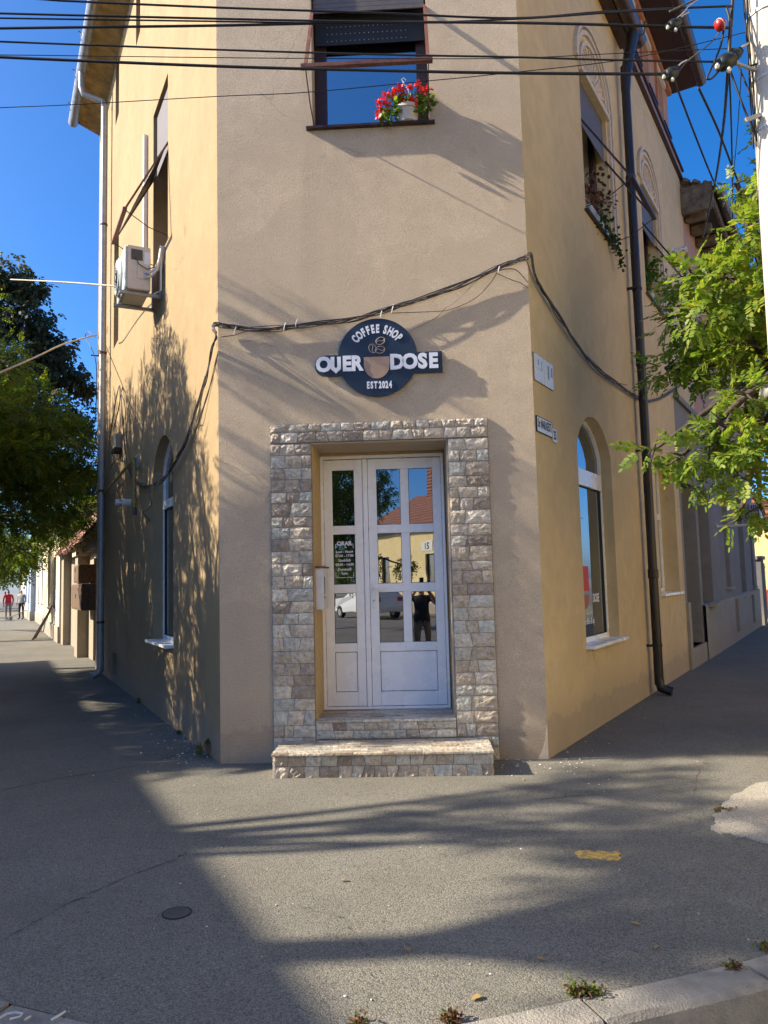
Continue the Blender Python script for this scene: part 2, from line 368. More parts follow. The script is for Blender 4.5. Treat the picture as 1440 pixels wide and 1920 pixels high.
def wall(fr, outer, holes, depth, o=0.):
    """front face with openings plus the reveals of the openings"""
    mb = MB(); loops = [outer]+holes
    tris = geometry.tessellate_polygon([[Vector((a, z, 0)) for a, z in lp] for lp in loops])
    flat = [p for lp in loops for p in lp]
    mb.add([fr.P(a, z, o) for a, z in flat], [tuple(t_) for t_ in tris])
    for h in holes:
        n = len(h); mb.add([fr.P(a, z, o) for a, z in h]+[fr.P(a, z, o-depth) for a, z in h], [(i, (i+1) % n, n+(i+1) % n, n+i) for i in range(n)])
    bm = bmesh.new(); me = mb.mesh('tmp'); bm.from_mesh(me); bmesh.ops.remove_doubles(bm, verts=bm.verts, dist=1e-5); bmesh.ops.recalc_face_normals(bm, faces=bm.faces)
    # make sure the front looks outward
    for f in bm.faces:
        if abs(f.normal.dot(fr.n)) > .9:
            if f.normal.dot(fr.n) < 0: bmesh.ops.reverse_faces(bm, faces=bm.faces)
            break
    bm.to_mesh(me); bm.free(); return me
def rect(s0, s1, z0, z1): return [(s0, z0), (s1, z0), (s1, z1), (s0, z1)]
def arch(s0, s1, z0, zs, zt, n=14):
    h = zt-zs; c = (s1-s0)/2; r = (c*c+h*h)/(2*h); a0 = math.asin(min(1, c/r)); m_ = (s0+s1)/2
    if h >= c: a0 = math.pi/2; r = c
    return [(s0, z0), (s1, z0)]+[(m_+r*math.sin(a0-2*a0*i/n), zt-r+r*math.cos(a0-2*a0*i/n)) for i in range(n+1)]
def text(body, size, x=0., y=0., bold=0., ext=.004, spacing=1., sx=1.):
    """lettering as mesh data in its own plane (x right, y up, z out)"""
    cu = bpy.data.curves.new('txt', 'FONT'); cu.body = body; cu.size = size; cu.offset = bold; cu.extrude = ext; cu.align_x = 'CENTER'; cu.align_y = 'CENTER'
    cu.space_character = spacing; cu.resolution_u = 3
    o = bpy.data.objects.new('txt', cu); COL.objects.link(o); bpy.context.view_layer.update()
    me = bpy.data.meshes.new_from_object(o.evaluated_get(bpy.context.evaluated_depsgraph_get()))
    mb = MB(); mb.add([(v.co.x*sx+x, v.co.y+y, v.co.z) for v in me.vertices], [tuple(p.vertices) for p in me.polygons])
    bpy.data.objects.remove(o); bpy.data.curves.remove(cu); bpy.data.meshes.remove(me); return mb
def lay(mb, fr, s0, z0, off, rot=0., flip=1):
    """text plane -> wall plane"""
    ca, sa = math.cos(rot), math.sin(rot); r = MB()
    r.add([fr.P(s0+flip*(x*ca-y*sa), z0+x*sa+y*ca, off+z) for x, y, z in mb.v], mb.f); return r
def join(*mbs):
    r = MB()
    for q in mbs: r.add(q.v, q.f)
    return r

# ================================================================== GROUND
WL, WR = 4.2, 2.8
def along(fr, s, off): p = fr.P(s, 0, off); return Vector((p.x, p.y, 0))
kerb_in = [along(L, 70, WL), along(L, 30, WL), along(L, 14, WL), along(L, 6, WL), along(L, 2, WL), along(L, 0, WL), Vector((-4.35, 4.45, 0)), Vector((-3.4, 3.85, 0)), Vector((-2.4, 3.45, 0)),
           Vector((-1.55, 3.17, 0)), Vector((-1.11, 3.0, 0)), Vector((-.6, 2.88, 0)), Vector((-.15, 2.86, 0)), Vector((.26, 2.94, 0)), Vector((.84, 3.13, 0)), Vector((1.57, 3.39, 0)), Vector((2.3, 3.78, 0)), Vector((2.95, 4.35, 0)), Vector((3.45, 5.0, 0)),
           along(R, .1, WR), along(R, 2, WR), along(R, 6, WR), along(R, 14, WR), along(R, 30, WR), along(R, 70, WR)]
def smooth_path(p, n=4):
    out = []
    for i in range(len(p)-1):
        p0, p1, p2, p3 = p[max(i-1, 0)], p[i], p[i+1], p[min(i+2, len(p)-1)]
        for k in range(n):
            t_ = k/n; out.append(.5*((2*p1)+(-p0+p2)*t_+(2*p0-5*p1+4*p2-p3)*t_*t_+(-p0+3*p1-3*p2+p3)*t_**3))
    return out+[p[-1]]
near_in = smooth_path(kerb_in[4:21], 5); kin = kerb_in[:4]+near_in+kerb_in[21:]
# pavement: strip from the kerb line to behind the house walls (walls stand on it)
mbp = MB()
inner = []
for p in kin:
    best = None
    for fr, ln in ((L, 75), (R, 75)):
        s = max(0, min(ln, (p-fr.o).dot(fr.d)))
        q = fr.o+fr.d*s; dd = (q-p).length
        if best is None or dd < best[0]: best = (dd, q, fr, s)
    s = (p-F.o).dot(F.d)
    q = best[1]
    if -.05 < s < FW+.05 and p.y < 6: q = F.o+F.d*max(0, min(FW, s))
    inner.append(Vector((q.x, q.y+.45, 0)))
n = len(kin)
mbp.add([p for p in kin]+[q for q in inner], [(i, i+1, n+i+1, n+i) for i in range(n-1)])
struct('pavement', mbp, 'asphalt_walk', fix=False)
bmq = bpy.data.objects['pavement'].data
for p_ in bmq.polygons:
    pass
mbr = MB(); mbr.add([(-90, -90, -.14), (90, -90, -.14), (90, 120, -.14), (-90, 120, -.14)], [(0, 1, 2, 3)]); struct('road', mbr, 'asphalt_road')
mbr = MB(); mbr.add([(-900, -900, -.16), (900, -900, -.16), (900, 900, -.16), (-900, 900, -.16)], [(0, 1, 2, 3)]); struct('ground', mbr, 'far_ground')
# kerb stones, each a piece of its own
kerb = bpy.data.objects.new('kerb', None); COL.objects.link(kerb); kerb['kind'] = 'structure'; ORIG['kerb'] = Matrix.Identity(4)
def kerb_out(path, wdt=.17):
    o = []
    for i, p in enumerate(path):
        d = (path[min(i+1, len(path)-1)]-path[max(i-1, 0)]).normalized(); o.append(p+Vector((d.y, -d.x, 0))*wdt)
    return o
dense = smooth_path(kerb_in[3:22], 14)
acc = [0.]
for i in range(1, len(dense)): acc.append(acc[-1]+(dense[i]-dense[i-1]).length)
def kat(sv):
    for i in range(1, len(acc)):
        if acc[i] >= sv: f_ = (sv-acc[i-1])/max(1e-6, acc[i]-acc[i-1]); return dense[i-1].lerp(dense[i], f_)
    return dense[-1]
tgt = Vector((.70, 3.09, 0)); s_mark = min(range(len(dense)), key=lambda i: (dense[i]-tgt).length)
sv = acc[s_mark]-.76*40
while sv < acc[-1]-.8:
    if sv > 0:
        pts = [kat(sv+.008+(.744)*k/4) for k in range(5)]; outp = kerb_out(pts)
        dz = random.uniform(-.006, .006); mb = MB(); vs = []; tp = .004+dz
        for p, q in zip(pts, outp):
            e = (q-p).normalized()
            vs += [(p.x, p.y, -.2), (p.x, p.y, tp), (q.x-e.x*.02, q.y-e.y*.02, tp+random.uniform(-.004, .002)), (q.x, q.y, tp-.022), (q.x+e.x*.012, q.y+e.y*.012, -.2)]
        fs = []
        for k in range(4):
            for j in range(4): fs.append((k*5+j, k*5+5+j, k*5+6+j, k*5+1+j))
        fs += [(0, 1, 2, 3, 4), (20, 24, 23, 22, 21)]
        mb.add(vs, fs); obj('kerb_stone', mb, 'kerb_concrete', kerb)
    sv += .76
mbk = MB()   # far straight runs of kerb, too far to tell the stones apart
for a, b2 in ((kerb_in[0], dense[0]), (dense[-1], kerb_in[-1])):
    o = kerb_out([a, b2]); mbk.add([(p.x, p.y, z) for p in (a, b2, o[1], o[0]) for z in (-.2, .004)], [(1, 3, 5, 7), (7, 5, 4, 6)])
obj('kerb_run', mbk, 'kerb_concrete', kerb)

# broken concrete slab, yellow mark, cover, cracks
def flat(name, pts, mat, z, parent=None):
    mb = MB(); n = len(pts); mb.add([(p[0], p[1], z) for p in pts]+[(p[0], p[1], z-.01) for p in pts], [tuple(range(n))]+[(i, n+i, n+(i+1) % n, (i+1) % n) for i in range(n)])
    return obj(name, mb, mat, parent)
edge = [(1470, 1590), (1440, 1583), (1400, 1572), (1372, 1565), (1345, 1562), (1333, 1552), (1340, 1542), (1336, 1530), (1352, 1520), (1356, 1508), (1368, 1502), (1375, 1492), (1395, 1484), (1412, 1474), (1440, 1468), (1475, 1462)]
pp = []
for i, (u, v) in enumerate(edge):
    p = ground(u, v); pp.append(p)
    if i < len(edge)-1:
        q = ground(*edge[i+1]); pp.append(p.lerp(q, .5)+Vector((random.uniform(-.03, .03), random.uniform(-.03, .03), 0)))
pp.append(Vector((3.35, 6.6, 0))); pp.append(Vector((3.3, 5.4, 0)))
o = flat('concrete_slab', pp, 'concrete_slab', .012); o['kind'] = 'structure'
ym = []
for (u0, v0), (u1, v1) in (((1080, 1597), (1159, 1597)), ((1159, 1597), (1166, 1613)), ((1166, 1613), (1085, 1611)), ((1085, 1611), (1080, 1597))):
    for k in range(7):
        f_ = k/7; p = ground(u0+(u1-u0)*f_, v0+(v1-v0)*f_); ym.append(p+Vector((random.uniform(-.012, .012), random.uniform(-.02, .02), 0)))
o = flat('paint_mark', ym, 'yellow_paint', .005); tag(o, 'small yellow rectangle painted on the asphalt pavement', 'paint mark')
t_ = thing('access_cover', 'small round dark iron cover set in the asphalt', 'cover', (-1.07, 3.95, 0))
mb = MB(); mb.lathe((-1.07, 3.95, 0), [(.066, -.01), (.066, .003), (.06, .005), (.045, .005), (.044, .003), (.03, .003), (.029, .005), (0.0, .005)], 24); obj('lid', mb, 'cover_iron', t_)
mb = MB(); mb.lathe((-1.07, 3.95, 0), [(.072, -.01), (.072, .004), (.067, .004), (.067, -.01)], 24); obj('rim', mb, 'crack', t_)
def crack(px, wd):
    pts = []
    for i in range(len(px)-1):
        for k in range(8):
            f_ = k/8; p = ground(px[i][0]+(px[i+1][0]-px[i][0])*f_, px[i][1]+(px[i+1][1]-px[i][1])*f_); pts.append(p+Vector((random.uniform(-.012, .012), random.uniform(-.02, .02), 0)))
    mb = MB(); n = len(pts); vs = []
    for p in pts: h = wd*random.uniform(.3, 1); vs += [(p.x, p.y-h, .004), (p.x, p.y+h, .004)]
    mb.add(vs, [(2*i, 2*i+2, 2*i+3, 2*i+1) for i in range(n-1)]); o = obj('pavement_crack', mb, 'crack'); o['kind'] = 'structure'
crack([(-60, 1495), (0, 1483), (100, 1462), (250, 1438), (340, 1415), (400, 1400)], .009)
crack([(-40, 1790), (0, 1768), (120, 1700), (250, 1640), (330, 1612), (360, 1592)], .007)
crack([(935, 1470), (1010, 1500), (1120, 1490), (1230, 1520), (1335, 1545)], .004)
crack([(1335, 1545), (1300, 1500), (1310, 1440), (1250, 1400), (1240, 1330)], .004)
crack([(560, 1700), (640, 1720), (700, 1800), (690, 1900)], .003)
crack([(1240, 1335), (1330, 1322), (1440, 1318)], .004)

# ================================================================== CORNER BUILDING
bld = thing('corner_building', 'beige stuccoed corner building with chamfered entrance front and coffee shop door', 'building', PA)
ZT = 11.6
# openings
DO = (.875, 2.14, .37, 2.91)                       # door recess
FWIN = (.94, 2.07, 5.99, 8.15)
LWIN = (2.39, 3.40, 5.93, 8.14); LFAR = (6.75, 7.35, 5.95, 8.14)
LAR = arch(2.07, 3.36, .93, 3.12, 3.50); LARC = (2.07, 3.36, .93, 3.12, 3.50)
RARC = (1.30, 2.67, .88, 3.02, 3.42); RAR = arch(*RARC)
RW2 = (5.20, 6.68, 1.32, 3.35)
RU1 = (2.12, 3.33, 5.95, 7.78); RU2 = (5.35, 6.5, 5.95, 7.78)
LLEN, RLEN = 9.8, 7.1
front = wall(F, rect(0, FW, -.2, ZT), [rect(*DO), rect(*FWIN)], .62); o = obj('front_wall', front, 'front_paint', bld)
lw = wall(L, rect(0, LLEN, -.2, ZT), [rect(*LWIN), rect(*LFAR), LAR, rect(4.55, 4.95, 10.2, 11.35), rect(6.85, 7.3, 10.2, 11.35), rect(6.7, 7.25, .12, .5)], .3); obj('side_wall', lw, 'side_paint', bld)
rw = wall(R, [(0, -.2), (RLEN, -.2), (RLEN, 4.7), (9.3, 4.7), (9.3, 9.6), (0, 9.6)], [RAR, rect(*RW2), rect(*RU1), rect(*RU2)], .3); obj('side_wall', rw, 'bounce_lit_paint', bld)
# right-hand wall colour is lightened in place of bounced light; back wall follows
mb = MB(); bk = L.P(LLEN, 0, -.35); br = R.P(9.25, 0, -.4)
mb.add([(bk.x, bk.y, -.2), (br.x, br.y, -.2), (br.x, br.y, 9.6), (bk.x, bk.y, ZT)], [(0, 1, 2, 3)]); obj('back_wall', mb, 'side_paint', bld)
# dark rooms behind openings
def room(fr, rc, o): mb = MB(); mb.fb(fr, rc[0]-.1, rc[1]+.1, rc[2]-.1, rc[3]+.1, o-.05, o); obj('inner_panel', mb, 'black_ink', bld)

obj('corner_chip', MB().prism(F, [(FW-.10, .0), (FW-.004, .0), (FW-.003, .32), (FW-.02, .2), (FW-.045, .09)], -.002, .003), 'moulding', bld)
# stone cladding round the door ------------------------------------------------
clad = obj('cladding_bed', MB().fb(F, .49, DO[0], -.1, 3.09, -.02, .012).fb(F, DO[1], 2.515, -.1, 3.09, -.02, .012).fb(F, DO[0], DO[1], 2.91, 3.09, -.02, .012).fb(F, DO[0], DO[1], -.1, .345, -.02, .012), 'grout', bld)
def stone(fr_pts, base, thick, parent):
    """irregular stone: 4 corner points (world), outward normal base"""
    a, b, c_, d = [Vector(p) for p in fr_pts]; nx, nz = 5, 4; vs = []; top = []
    for j in range(nz+1):
        for i in range(nx+1):
            u, v = i/nx, j/nz
            p = a.lerp(b, u).lerp(d.lerp(c_, u), v)
            edge_ = min(i, nx-i, j, nz-j) == 0
            h = thick*(.45 if edge_ else random.uniform(.55, 1.35))
            if not edge_: p = p+(b-a)*random.uniform(-.06, .06)+(d-a)*random.uniform(-.07, .07)
            vs.append(p+base*h)
    fs = []
    for j in range(nz):
        for i in range(nx):
            k = j*(nx+1)+i; q = (k, k+1, k+nx+2, k+nx+1)
            fs += [(q[0], q[1], q[2]), (q[0], q[2], q[3])] if random.random() < .5 else [(q[0], q[1], q[3]), (q[1], q[2], q[3])]
    rim = [i for i in range(nx+1)]+[j*(nx+1)+nx for j in range(1, nz+1)]+[nz*(nx+1)+i for i in range(nx-1, -1, -1)]+[j*(nx+1) for j in range(nz-1, 0, -1)]
    k0 = len(vs); vs += [vs[i]-base*thick for i in rim]; m_ = len(rim)
    fs += [(rim[i], k0+i, k0+(i+1) % m_, rim[(i+1) % m_]) for i in range(m_)]
    mb = MB(); mb.add(vs, fs); return obj('stone', mb, 'stone', parent)
def stone_rows(fr, s0, s1, z0, z1, rowh, off, parent, wmin=.08, wmax=.19, thick=.015):
    nrow = max(1, round((z1-z0)/rowh)); zs = [z0+(z1-z0)*i/nrow for i in range(nrow+1)]
    for i in range(1, nrow): zs[i] += random.uniform(-.014, .014)
    for i in range(nrow):
        s = s0; cuts = [s0]
        while s1-s > wmax*1.25:
            s += random.uniform(wmin, wmax); cuts.append(s)
        cuts.append(s1)
        if len(cuts) > 2 and cuts[-1]-cuts[-2] < .05: cuts.pop(-2)
        tl = [random.uniform(-.013, .013) for _ in cuts]; g = .0022
        for k in range(len(cuts)-1):
            l0 = tl[k] if k > 0 else 0; l1 = tl[k+1] if k < len(cuts)-2 else 0
            pts = [fr.P(cuts[k]+g-l0, zs[i]+g, off), fr.P(cuts[k+1]-g-l1, zs[i]+g, off), fr.P(cuts[k+1]-g+l1, zs[i+1]-g, off), fr.P(cuts[k]+g+l0, zs[i+1]-g, off)]
            stone(pts, fr.n, thick, parent)
stone_rows(F, .492, DO[0]-.003, .0, 2.90, .112, .012, clad)
stone_rows(F, DO[1]+.003, 2.512, .0, 2.90, .112, .012, clad)
stone_rows(F, .492, 2.512, 2.912, 3.088, .09, .012, clad)
stone_rows(F, DO[0]+.003, DO[1]-.003, .205, .350, .09, .012, clad, .09, .17)
# threshold tread and plaster lining of the recess
obj('recess_lining', MB().fb(F, DO[0], DO[0]+.006, .372, 2.91, -.6, -.004), 'ochre_reveal', bld)
obj('recess_lining', MB().fb(F, DO[1]-.012, DO[1], .372, 2.91, -.6, -.004), 'front_paint', bld)
obj('recess_lining', MB().fb(F, DO[0]+.006, DO[1]-.012, 2.895, 2.91, -.6, -.004), 'front_paint', bld)
# foam strips round the door frame
obj('frame_filler', MB().fb(F, .882, 2.112, 2.866, 2.895, -.60, -.552).fb(F, 2.1135, DO[1]-.012, .372, 2.895, -.60, -.553), 'ochre_reveal', bld, bevel=.006)

# entrance door -----------------------------------------------------------------
door = obj('door', MB().ring(F, rect(.8815, 2.112, .374, 2.865), rect(.912, 2.085, .40, 2.832), -.60, -.53), 'white_pvc', bld, bevel=.004)
D0, D1 = -.585, -.535
def leaf(s0, s1, cols, name):
    z0, z1 = .405, 2.825
    st = .085; rails = [(z0, z0+.135), (.925, 1.01), (1.50, 1.585), (2.08, 2.165), (z1-.105, z1)]
    mb = MB(); mb.fb(F, s0, s0+st, z0, z1, D0, D1).fb(F, s1-st, s1, z0, z1, D0, D1)
    for a, b_ in rails: mb.fb(F, s0+st, s1-st, a, b_, D0, D1-.001)
    edges = [s0+st]+cols+[s1-st]
    for c_ in cols:
        mb.fb(F, c_-.042, c_+.042, rails[1][1], z1-.105, D0, D1-.003)
    obj(name, mb, 'white_pvc', door, bevel=.005)
    obj('door_panel', MB().fb(F, s0+st+.005, s1-st-.005, rails[0][1]+.005, rails[1][0]-.005, D0+.01, D1-.012), 'white_pvc', door, bevel=.004)
    obj('door_seal', MB().fb(F, s0+st, s1-st, rails[0][1], rails[1][0], D0+.005, D1-.02), 'seal', door)
    out = []
    for i in range(len(edges)-1):
        e0 = edges[i]+(.042 if i > 0 else 0); e1 = edges[i+1]-(.042 if i < len(edges)-2 else 0)
        for (a0, a1), (b0, b1) in zip(rails[1:-1], rails[2:]):
            g = obj('pane', MB().fb(F, e0+.004, e1-.004, a1+.004, b0-.004, D0+.01, D0+.032), 'door_glass', door); out.append((e0, e1, a1, b0))
            obj('pane_seal', MB().ring(F, rect(e0-.001, e1+.001, a1-.001, b0+.001), rect(e0+.004, e1-.004, a1+.004, b0-.004), D0+.02, D0+.037), 'seal', door)
    return out
pl = leaf(.915, 1.303, [], 'door_leaf'); pr = leaf(1.357, 2.082, [1.72], 'door_leaf')
obj('meeting_stile', MB().fb(F, 1.306, 1.354, .402, 2.828, D0, D1+.014), 'white_pvc', door, bevel=.006)
h = MB().fb(F, 1.377, 1.409, 1.34, 1.60, D1, D1+.012); obj('handle_plate', h, 'white_pvc', door, bevel=.005)
h = MB().tube([F.P(1.393, 1.535, D1), F.P(1.393, 1.535, D1+.05), F.P(1.41, 1.533, D1+.06), F.P(1.505, 1.528, D1+.058)], .0105, 8); obj('handle', h, 'white_pvc', door, smooth=True)
obj('keyhole', MB().lathe(F.P(1.393, 1.42, D1+.011), [(.011, 0), (.011, .004), (.004, .004), (.004, .001)], 12, F.n), 'galvanised', door)
# opening hours lettering on the pane
e0, e1, b0, b1 = pl[1]; cx_ = (e0+e1)/2; zc = (b0+b1)/2; so_ = D0+.0335; W_ = e1-e0; Hh = b1-b0
def gl(body, size, dz, bold=0, sx=1.): return lay(text(body, size, bold=bold, ext=.0006, sx=sx), F, cx_, zc+dz, so_)
for body, size, dz, bold, sx in (('ORAR', .058, .155, .0026, .95), ('Luni - Vineri', .034, .075, .001, 1.), ('07:00 - 17:00', .034, .035, .001, 1.), ('Sâmbătă', .034, -.012, .001, 1.), ('08:00 - 14:00', .034, -.052, .001, 1.), ('Duminică', .034, -.10, .001, 1.), ('Închis', .028, -.14, .0008, 1.)):
    obj('text_line', gl(body, size, dz, bold, sx), 'sign_white', door, fix=False)
fx = .088
for sg in (-1, 1):
    for z0_, z1_ in ((.105, .15), (-.18, -.125)): obj('border_line', MB().fb(F, cx_+sg*fx-.0022, cx_+sg*fx+.0022, zc+z0_, zc+z1_, so_, so_+.001), 'sign_white', door)
    obj('border_line', MB().fb(F, min(cx_+sg*fx, cx_+sg*.07), max(cx_+sg*fx, cx_+sg*.07), zc+.148, zc+.1525, so_, so_+.001), 'sign_white', door)
obj('border_line', MB().fb(F, cx_-fx, cx_+fx, zc-.1825, zc-.178, so_, so_+.001), 'sign_white', door)

# entrance step (a block in front) ------------------------------------------------
SB = (.575, 2.415)    # along the facade
stp = thing('entrance_step', 'stone clad entrance step in front of the coffee shop door', 'step', F.P(1.5, 0, .3))
obj('core', MB().fb(F, SB[0]+.02, SB[1]-.02, -.1, .186, .014, .54), 'grout', stp)
def strips(s0, s1, o0, o1, z, parent, name, rows):
    """thin split-stone strips laid flat as a tread"""
    d_ = (o1-o0)/rows
    for r_ in range(rows):
        s_ = s0
        while s_ < s1-.005:
            e_ = min(s1, s_+random.uniform(.12, .34))
            if s1-e_ < .06: e_ = s1
            obj(name, MB().fb(F, s_+.0012, e_-.0012, z-.02, z+random.uniform(-.004, .005), o0+r_*d_+.0012, o0+(r_+1)*d_-.0012), 'stone', parent, bevel=.003); s_ = e_
thr_ = obj('threshold', MB().fb(F, DO[0], DO[1], .30, .352, -.6, .01), 'grout', bld)
strips(DO[0]+.002, DO[1]-.002, -.53, .036, .372, thr_, 'threshold_strip', 11)
strips(SB[0], SB[1], .038, .585, .203, stp, 'tread_strip', 11)
Fs = Frame(F.P(0, 0, .54), F.d, F.n); stone_rows(Fs, SB[0]+.005, SB[1]-.005, -.02, .182, .085, 0, stp, .08, .17)
Lsd = Frame(F.P(SB[0]+.02, 0, .015), F.n, -F.d); stone_rows(Lsd, .02, .54, -.02, .182, .085, 0, stp, .09, .18)
Rsd = Frame(F.P(SB[1]-.02, 0, .015), F.n, F.d); stone_rows(Rsd, .02, .54, -.02, .182, .085, 0, stp, .09, .18)

# windows -------------------------------------------------------------------------
def arch_window(fr, A_, rec, zt0, zt1, gmat, sill_mat):
    s0, s1, z0, zs, zt = A_
    fwd_ = .055
    fo = arch(s0, s1, z0, zs, zt); fi = arch(s0+fwd_, s1-fwd_, z0+fwd_, zs, zt-fwd_)
    wn = obj('window', MB().ring(fr, fo, fi, -rec-.06, -rec), 'white_pvc', bld)
    obj('transom', MB().fb(fr, s0+fwd_, s1-fwd_, zt0, zt1, -rec-.055, -rec+.012), 'white_pvc', wn, bevel=.004)
    obj('pane', MB().fb(fr, s0+.03, s1-.03, z0+.03, (zt0+zt1)/2-.002, -rec-.045, -rec-.03), gmat, wn)
    obj('pane', MB().prism(fr, arch(s0+.03, s1-.03, (zt0+zt1)/2+.002, zs, zt-.03), -rec-.045, -rec-.03), gmat, wn)
    obj('seal', MB().ring(fr, rect(s0+fwd_-.002, s1-fwd_+.002, z0+fwd_-.002, zt0+.002), rect(s0+fwd_+.007, s1-fwd_-.007, z0+fwd_+.007, zt0-.007), -rec-.03, -rec-.012), 'seal', wn)
    obj('sill', MB().fb(fr, s0-.03, s1+.03, z0-.03, z0+.004, -rec-.05, .10), sill_mat, wn, bevel=.004)
    
    return wn
wl = arch_window(L, LARC, .125, 2.62, 2.73, 'shop_glass', 'white_pvc')
wr = arch_window(R, RARC, .125, 2.63, 2.82, 'shop_glass', 'white_pvc')
# shop window lettering
fo = -.125-.0292
for body, size, s_c, z_c, bd_ in (('OUER', .135, 1.60, 1.35, .004), ('DOSE', .135, 2.28, 1.35, .004), ('coffee & sip', .10, 2.0, 1.10, 0)): obj('window_lettering', lay(text(body, size, bold=bd_, ext=.0006, sx=.75), R, s_c, z_c, fo), 'sign_white', wr, fix=False)
cupo = [(1.86+.16*math.cos(-math.pi*i/12), 1.40+.16*math.sin(-math.pi*i/12)) for i in range(13)]
obj('cup_decal', MB().prism(R, cupo, fo-.0005, fo+.0006), 'cup_orange', wr)
obj('poster', MB().fb(R, 1.62, 2.02, 1.44, 1.72, fo-.0005, fo+.0008), 'poster_red', wr)
# second right-hand ground window: rectangular frame
wn = obj('window', MB().ring(R, rect(*RW2), rect(RW2[0]+.06, RW2[1]-.06, RW2[2]+.06, RW2[3]-.06), -.30, -.24), 'white_pvc', bld)
obj('pane', MB().fb(R, RW2[0]+.03, RW2[1]-.03, RW2[2]+.03, RW2[3]-.03, -.285, -.27), 'shop_glass', wn)
obj('transom', MB().fb(R, RW2[0]+.06, RW2[1]-.06, 2.5, 2.6, -.295, -.235), 'white_pvc', wn)
obj('sill', MB().fb(R, RW2[0]-.02, RW2[1]+.02, RW2[2]-.035, RW2[2]+.003, -.24, .06), 'white_pvc', wn)

def brown_window(fr, rc, rec, gmat, sill=True, mull=True):
    s0, s1, z0, z1 = rc
    wn = obj('window', MB().ring(fr, rect(*rc), rect(s0+.12, s1-.11, z0+.06, z1-.06), -rec-.07, -rec), 'brown_frame', bld, bevel=.006)
    obj('pane', MB().fb(fr, s0+.09, s1-.09, z0+.03, z1-.03, -rec-.05, -rec-.035), gmat, wn)
    if sill: obj('sill', MB().fb(fr, s0-.06, s1+.05, z0-.02, z0+.002, -rec-.05, .05), 'brown_metal', wn)
    return wn
def pushed_shutter(fr, rc, zh, zb, out, wn, slat=True, mat='rust_arm'):
    """roller shutter half down, its lower guide frame pushed out on arms"""
    s0, s1, z0, z1 = rc
    if slat:
        z = zh
        while z < z1-.01:
            obj('slat', MB().fb(fr, s0+.02, s1-.02, z, z+.044, -.06, -.047), 'slat_grey', wn); z += .047
    for s in (s0+.01, s1-.01):
        obj('arm', MB().bar(fr.P(s, zh, -.03), fr.P(s, zb, out), .03, .022), mat, wn)
        obj('stay', MB().tube([fr.P(s, zb, out), fr.P(s, zb-.17, out*.45), fr.P(s, z0+.05, -.02)], .006, 5), 'brown_metal', wn)
    obj('cross_bar', MB().bar(fr.P(s0-.03, zb, out), fr.P(s1+.03, zb, out), .05, .035), mat, wn)
plain('slat_grey', (.11, .10, .10), .6, var=.1)
w1 = brown_window(F, FWIN, .2, 'up_glass')
pushed_shutter(F, FWIN, 7.22, 6.26, .52, w1)
# perforated inner part of the shutter with light holes
pm = MB().fb(F, FWIN[0]+.02, FWIN[1]-.02, 6.95, 7.6, -.16, -.15); obj('shutter_curtain', pm, 'black_ink', w1)
ph = MB()
for rz in range(3):
    for i in range(18): ph.fb(F, 1.08+i*.046, 1.088+i*.046, 6.985+rz*.075, 6.993+rz*.075, -.149, -.147)
obj('curtain_holes', ph, 'pale_cable', w1)['kind'] = 'stuff'
w2 = brown_window(L, LWIN, .26, 'up_glass', sill=False); pushed_shutter(L, LWIN, 7.26, 6.22, .52, w2)
pp = [L.P(LWIN[0]+.02, 7.24, 0), L.P(LWIN[1]-.02, 7.24, 0), L.P(LWIN[1]-.02, 6.3, .48), L.P(LWIN[0]+.4, 6.75, .25)]
mb = MB(); mb.add(pp+[p-Vector((0, 0, .012)) for p in pp], [(0, 1, 2, 3), (7, 6, 5, 4), (0, 4, 5, 1), (1, 5, 6, 2), (2, 6, 7, 3), (3, 7, 4, 0)]); obj('shutter_curtain', mb, 'black_ink', w2)
w3 = brown_window(L, LFAR, .26, 'up_glass', sill=False)
for a in ((4.55, 4.95, 10.2, 11.35), (6.85, 7.3, 10.2, 11.35)): brown_window(L, a, .25, 'up_glass', sill=False)
obj('cellar_grille', MB().fb(L, 6.7, 7.25, .12, .5, -.3, -.28), 'ac_dark', bld)
w4 = brown_window(R, RU1, .16, 'up_glass'); pushed_shutter(R, RU1, 7.14, 6.2, .55, w4, mat='brown_metal')
w5 = brown_window(R, RU2, .16, 'up_glass'); pushed_shutter(R, RU2, 7.14, 6.2, .55, w5, mat='brown_metal')
